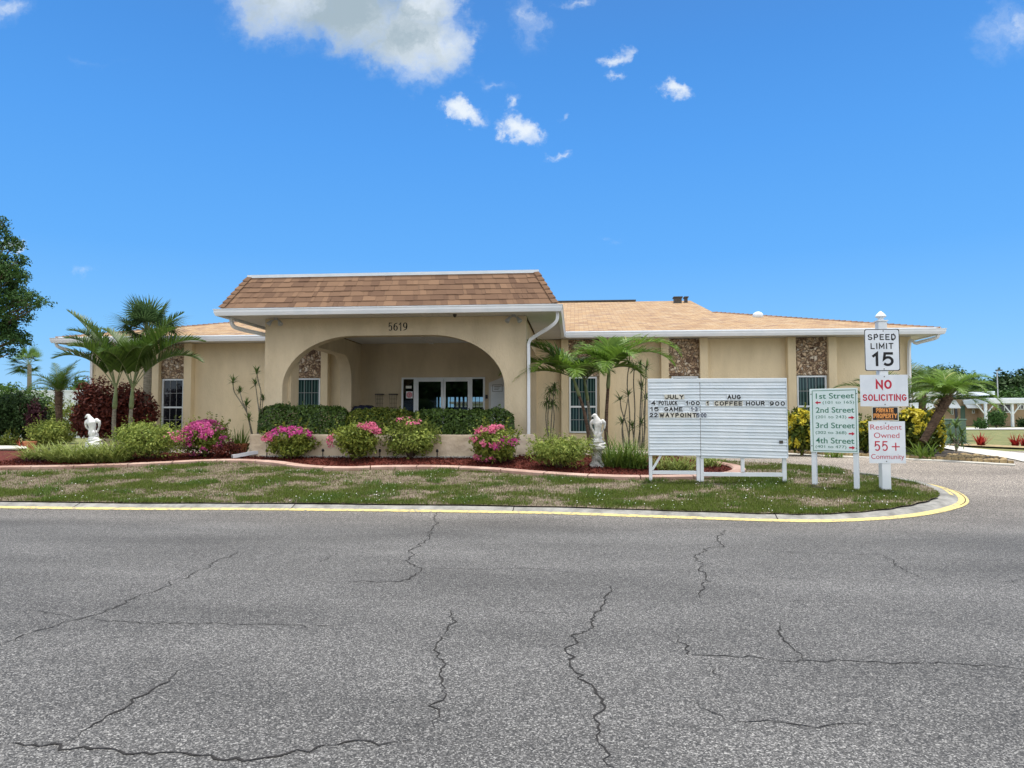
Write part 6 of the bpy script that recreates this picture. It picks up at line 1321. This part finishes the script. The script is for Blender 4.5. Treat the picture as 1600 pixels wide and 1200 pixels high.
# big oak at the left edge, its trunk out of view
Yo = 22.5; xo = PX(-140, Yo); fz = lambda py: PZ(py, Yo, 0)-zroad(0, Yo)
ox = lambda px: PX(px-13, Yo)-xo
tree('oak_tree', xo, Yo, 6.5, [(ox(-60), 0, fz(450), 2.0, 2.2, 1.9), (ox(15), -.2, fz(432), .75, 1.0, .5), (ox(40), .2, fz(468), .72, .9, .32), (ox(22), 0, fz(495), .62, .9, .5), (ox(10), .1, fz(525), .8, .9, .5), (ox(33), 0, fz(535), .38, .6, .3), (ox(8), .3, fz(382), .45, .6, .38), (ox(-8), 0, fz(360), .5, .6, .3), (ox(22), .2, fz(405), .35, .5, .25), (ox(-8), 0, fz(515), .9, 1, .75), (ox(-20), .3, fz(420), 1.0, 1, .8), (ox(20), 0, fz(552), .35, .5, .22), (ox(52), 0, fz(478), .38, .5, .2), (ox(2), 0, fz(345), .3, .4, .16)],
     'large dark green oak whose ragged crown enters at the left edge', n=30000, size=.10, k=60, lr=.21)
# trees closing the view at the right
T = 'trees beyond the right-hand bungalows'
for px, ptop, Y, wpx, lm, lab in ((1395, 575, 110, 40, 'leaf_tree', 'tree top showing just right of the speed limit plate'), (1445, 578, 118, 36, 'leaf_light', 'pale green tree behind the larger feathery palm'), (1478, 566, 125, 30, 'leaf_tree', 'tallest gray green tree top behind the bungalows'), (1508, 580, 112, 28, 'leaf_tree', 'dark rounded tree just left of the far street lamp'), (1535, 590, 120, 26, 'leaf_light', 'low tree under the far street lamp'), (1575, 583, 105, 26, 'leaf_darkbush', 'dense dark tree right of the far street lamp'), (1612, 577, 108, 30, 'leaf_darkbush', 'dense dark tree cut by the right edge'), (1665, 572, 112, 40, 'leaf_tree', 'tree outside the right edge of the view')):
    x = PX(px, Y); hz = PZ(ptop, Y, px)-zroad(0, Y); rx = wpx*Y/1100*1.15
    if px < 1640: tree('background_tree', x, Y, hz, [(0, 0, hz*.60, rx, rx, hz*.40), (rx*.5, 0, hz*.45, rx*.7, rx*.7, hz*.3), (-rx*.5, 0, hz*.5, rx*.7, rx*.7, hz*.32)], lab, lm, 9000, .55, 30, .3, T)
for i, (px, wpx, lm) in enumerate(((1420, 50, 'leaf_tree'), (1500, 50, 'leaf_darkbush'), (1580, 50, 'leaf_tree'))):
    Y = 98.; x = PX(px, Y); hz = PZ(607, Y, px)-zroad(0, Y); rx = wpx*Y/1100; tree('background_tree', x, Y, hz, [(0, 0, hz*.5, rx, 2.5, hz*.5)], ('low tree mass behind the forked carport', 'low dark tree mass behind the first bungalow', 'low tree mass behind the brown bungalow')[i], lm, 7000, .5, 40, .25, T)
# left background trees
for px, ptop, Y, wpx, lm, lab in ((-10, 600, 60, 60, 'leaf_tree', 'distant tree line behind the feathery green shrub'), (128, 596, 70, 22, 'leaf_tree', 'distant round tree beside the left wing corner')):
    x = PX(px, Y); hz = PZ(ptop, Y, px)-zroad(0, Y); rx = wpx*Y/1100; tree('background_tree', x, Y, hz, [(0, 0, hz*.6, rx, rx*.7, hz*.42)], lab, lm, 5000, .35, 30, .2)
# neighbouring house and tree across the road, behind the camera: what the door glass mirrors
nb = thing('neighbour_house', (-6, -32, 0), 'low white house across the road, behind the viewer', 'house')
m_ = MB(); m_.box(-22, 4, -40, -32, 0, 3.5); m_.build('wall', 'white_paint', nb); m_ = MB(); m_.box(-22.6, 4.6, -40.6, -31.4, 3.501, 3.8); m_.build('roof', 'gray_paint', nb)
for i, xx in enumerate((-42, -34, -26, -18, -10, 0)): tree('shade_tree', xx, -44, 9, [(0, 0, 5.5, 5.2, 3, 4.2), (1.5, 0, 8.5, 4, 2.5, 3)], ('far left', 'second from left', 'third from left', 'third from right', 'second from right', 'far right')[i]+' shade tree in the row behind the white house across the road', n=9000, size=.6, group='shade trees across the road')
for i, xx in enumerate((-20.5, -17, -14.5, -11, -7.5, -3)): tree('shade_tree', xx, -29, 4, [(0, 0, 2.9, .9, .9, 1.0)], ('first', 'second', 'third', 'fourth', 'fifth', 'sixth')[i]+' small round tree before the white house across the road, from the west end', n=900, size=.3, r0=.09, group='small trees before the white house')
t_ = thing('garage', (-4, 52, zroad(-4, 52)), 'pale garage behind the clubhouse, glimpsed through the hall windows', 'garage'); m_ = MB(); m_.box(-9, 2, 52, 57, zroad(0, 52), 2.75); m_.build('wall', 'white_paint', t_); m_ = MB(); m_.box(-9.3, 2.3, 51.7, 57.3, 2.752, 2.9); m_.build('roof', 'gray_paint', t_)
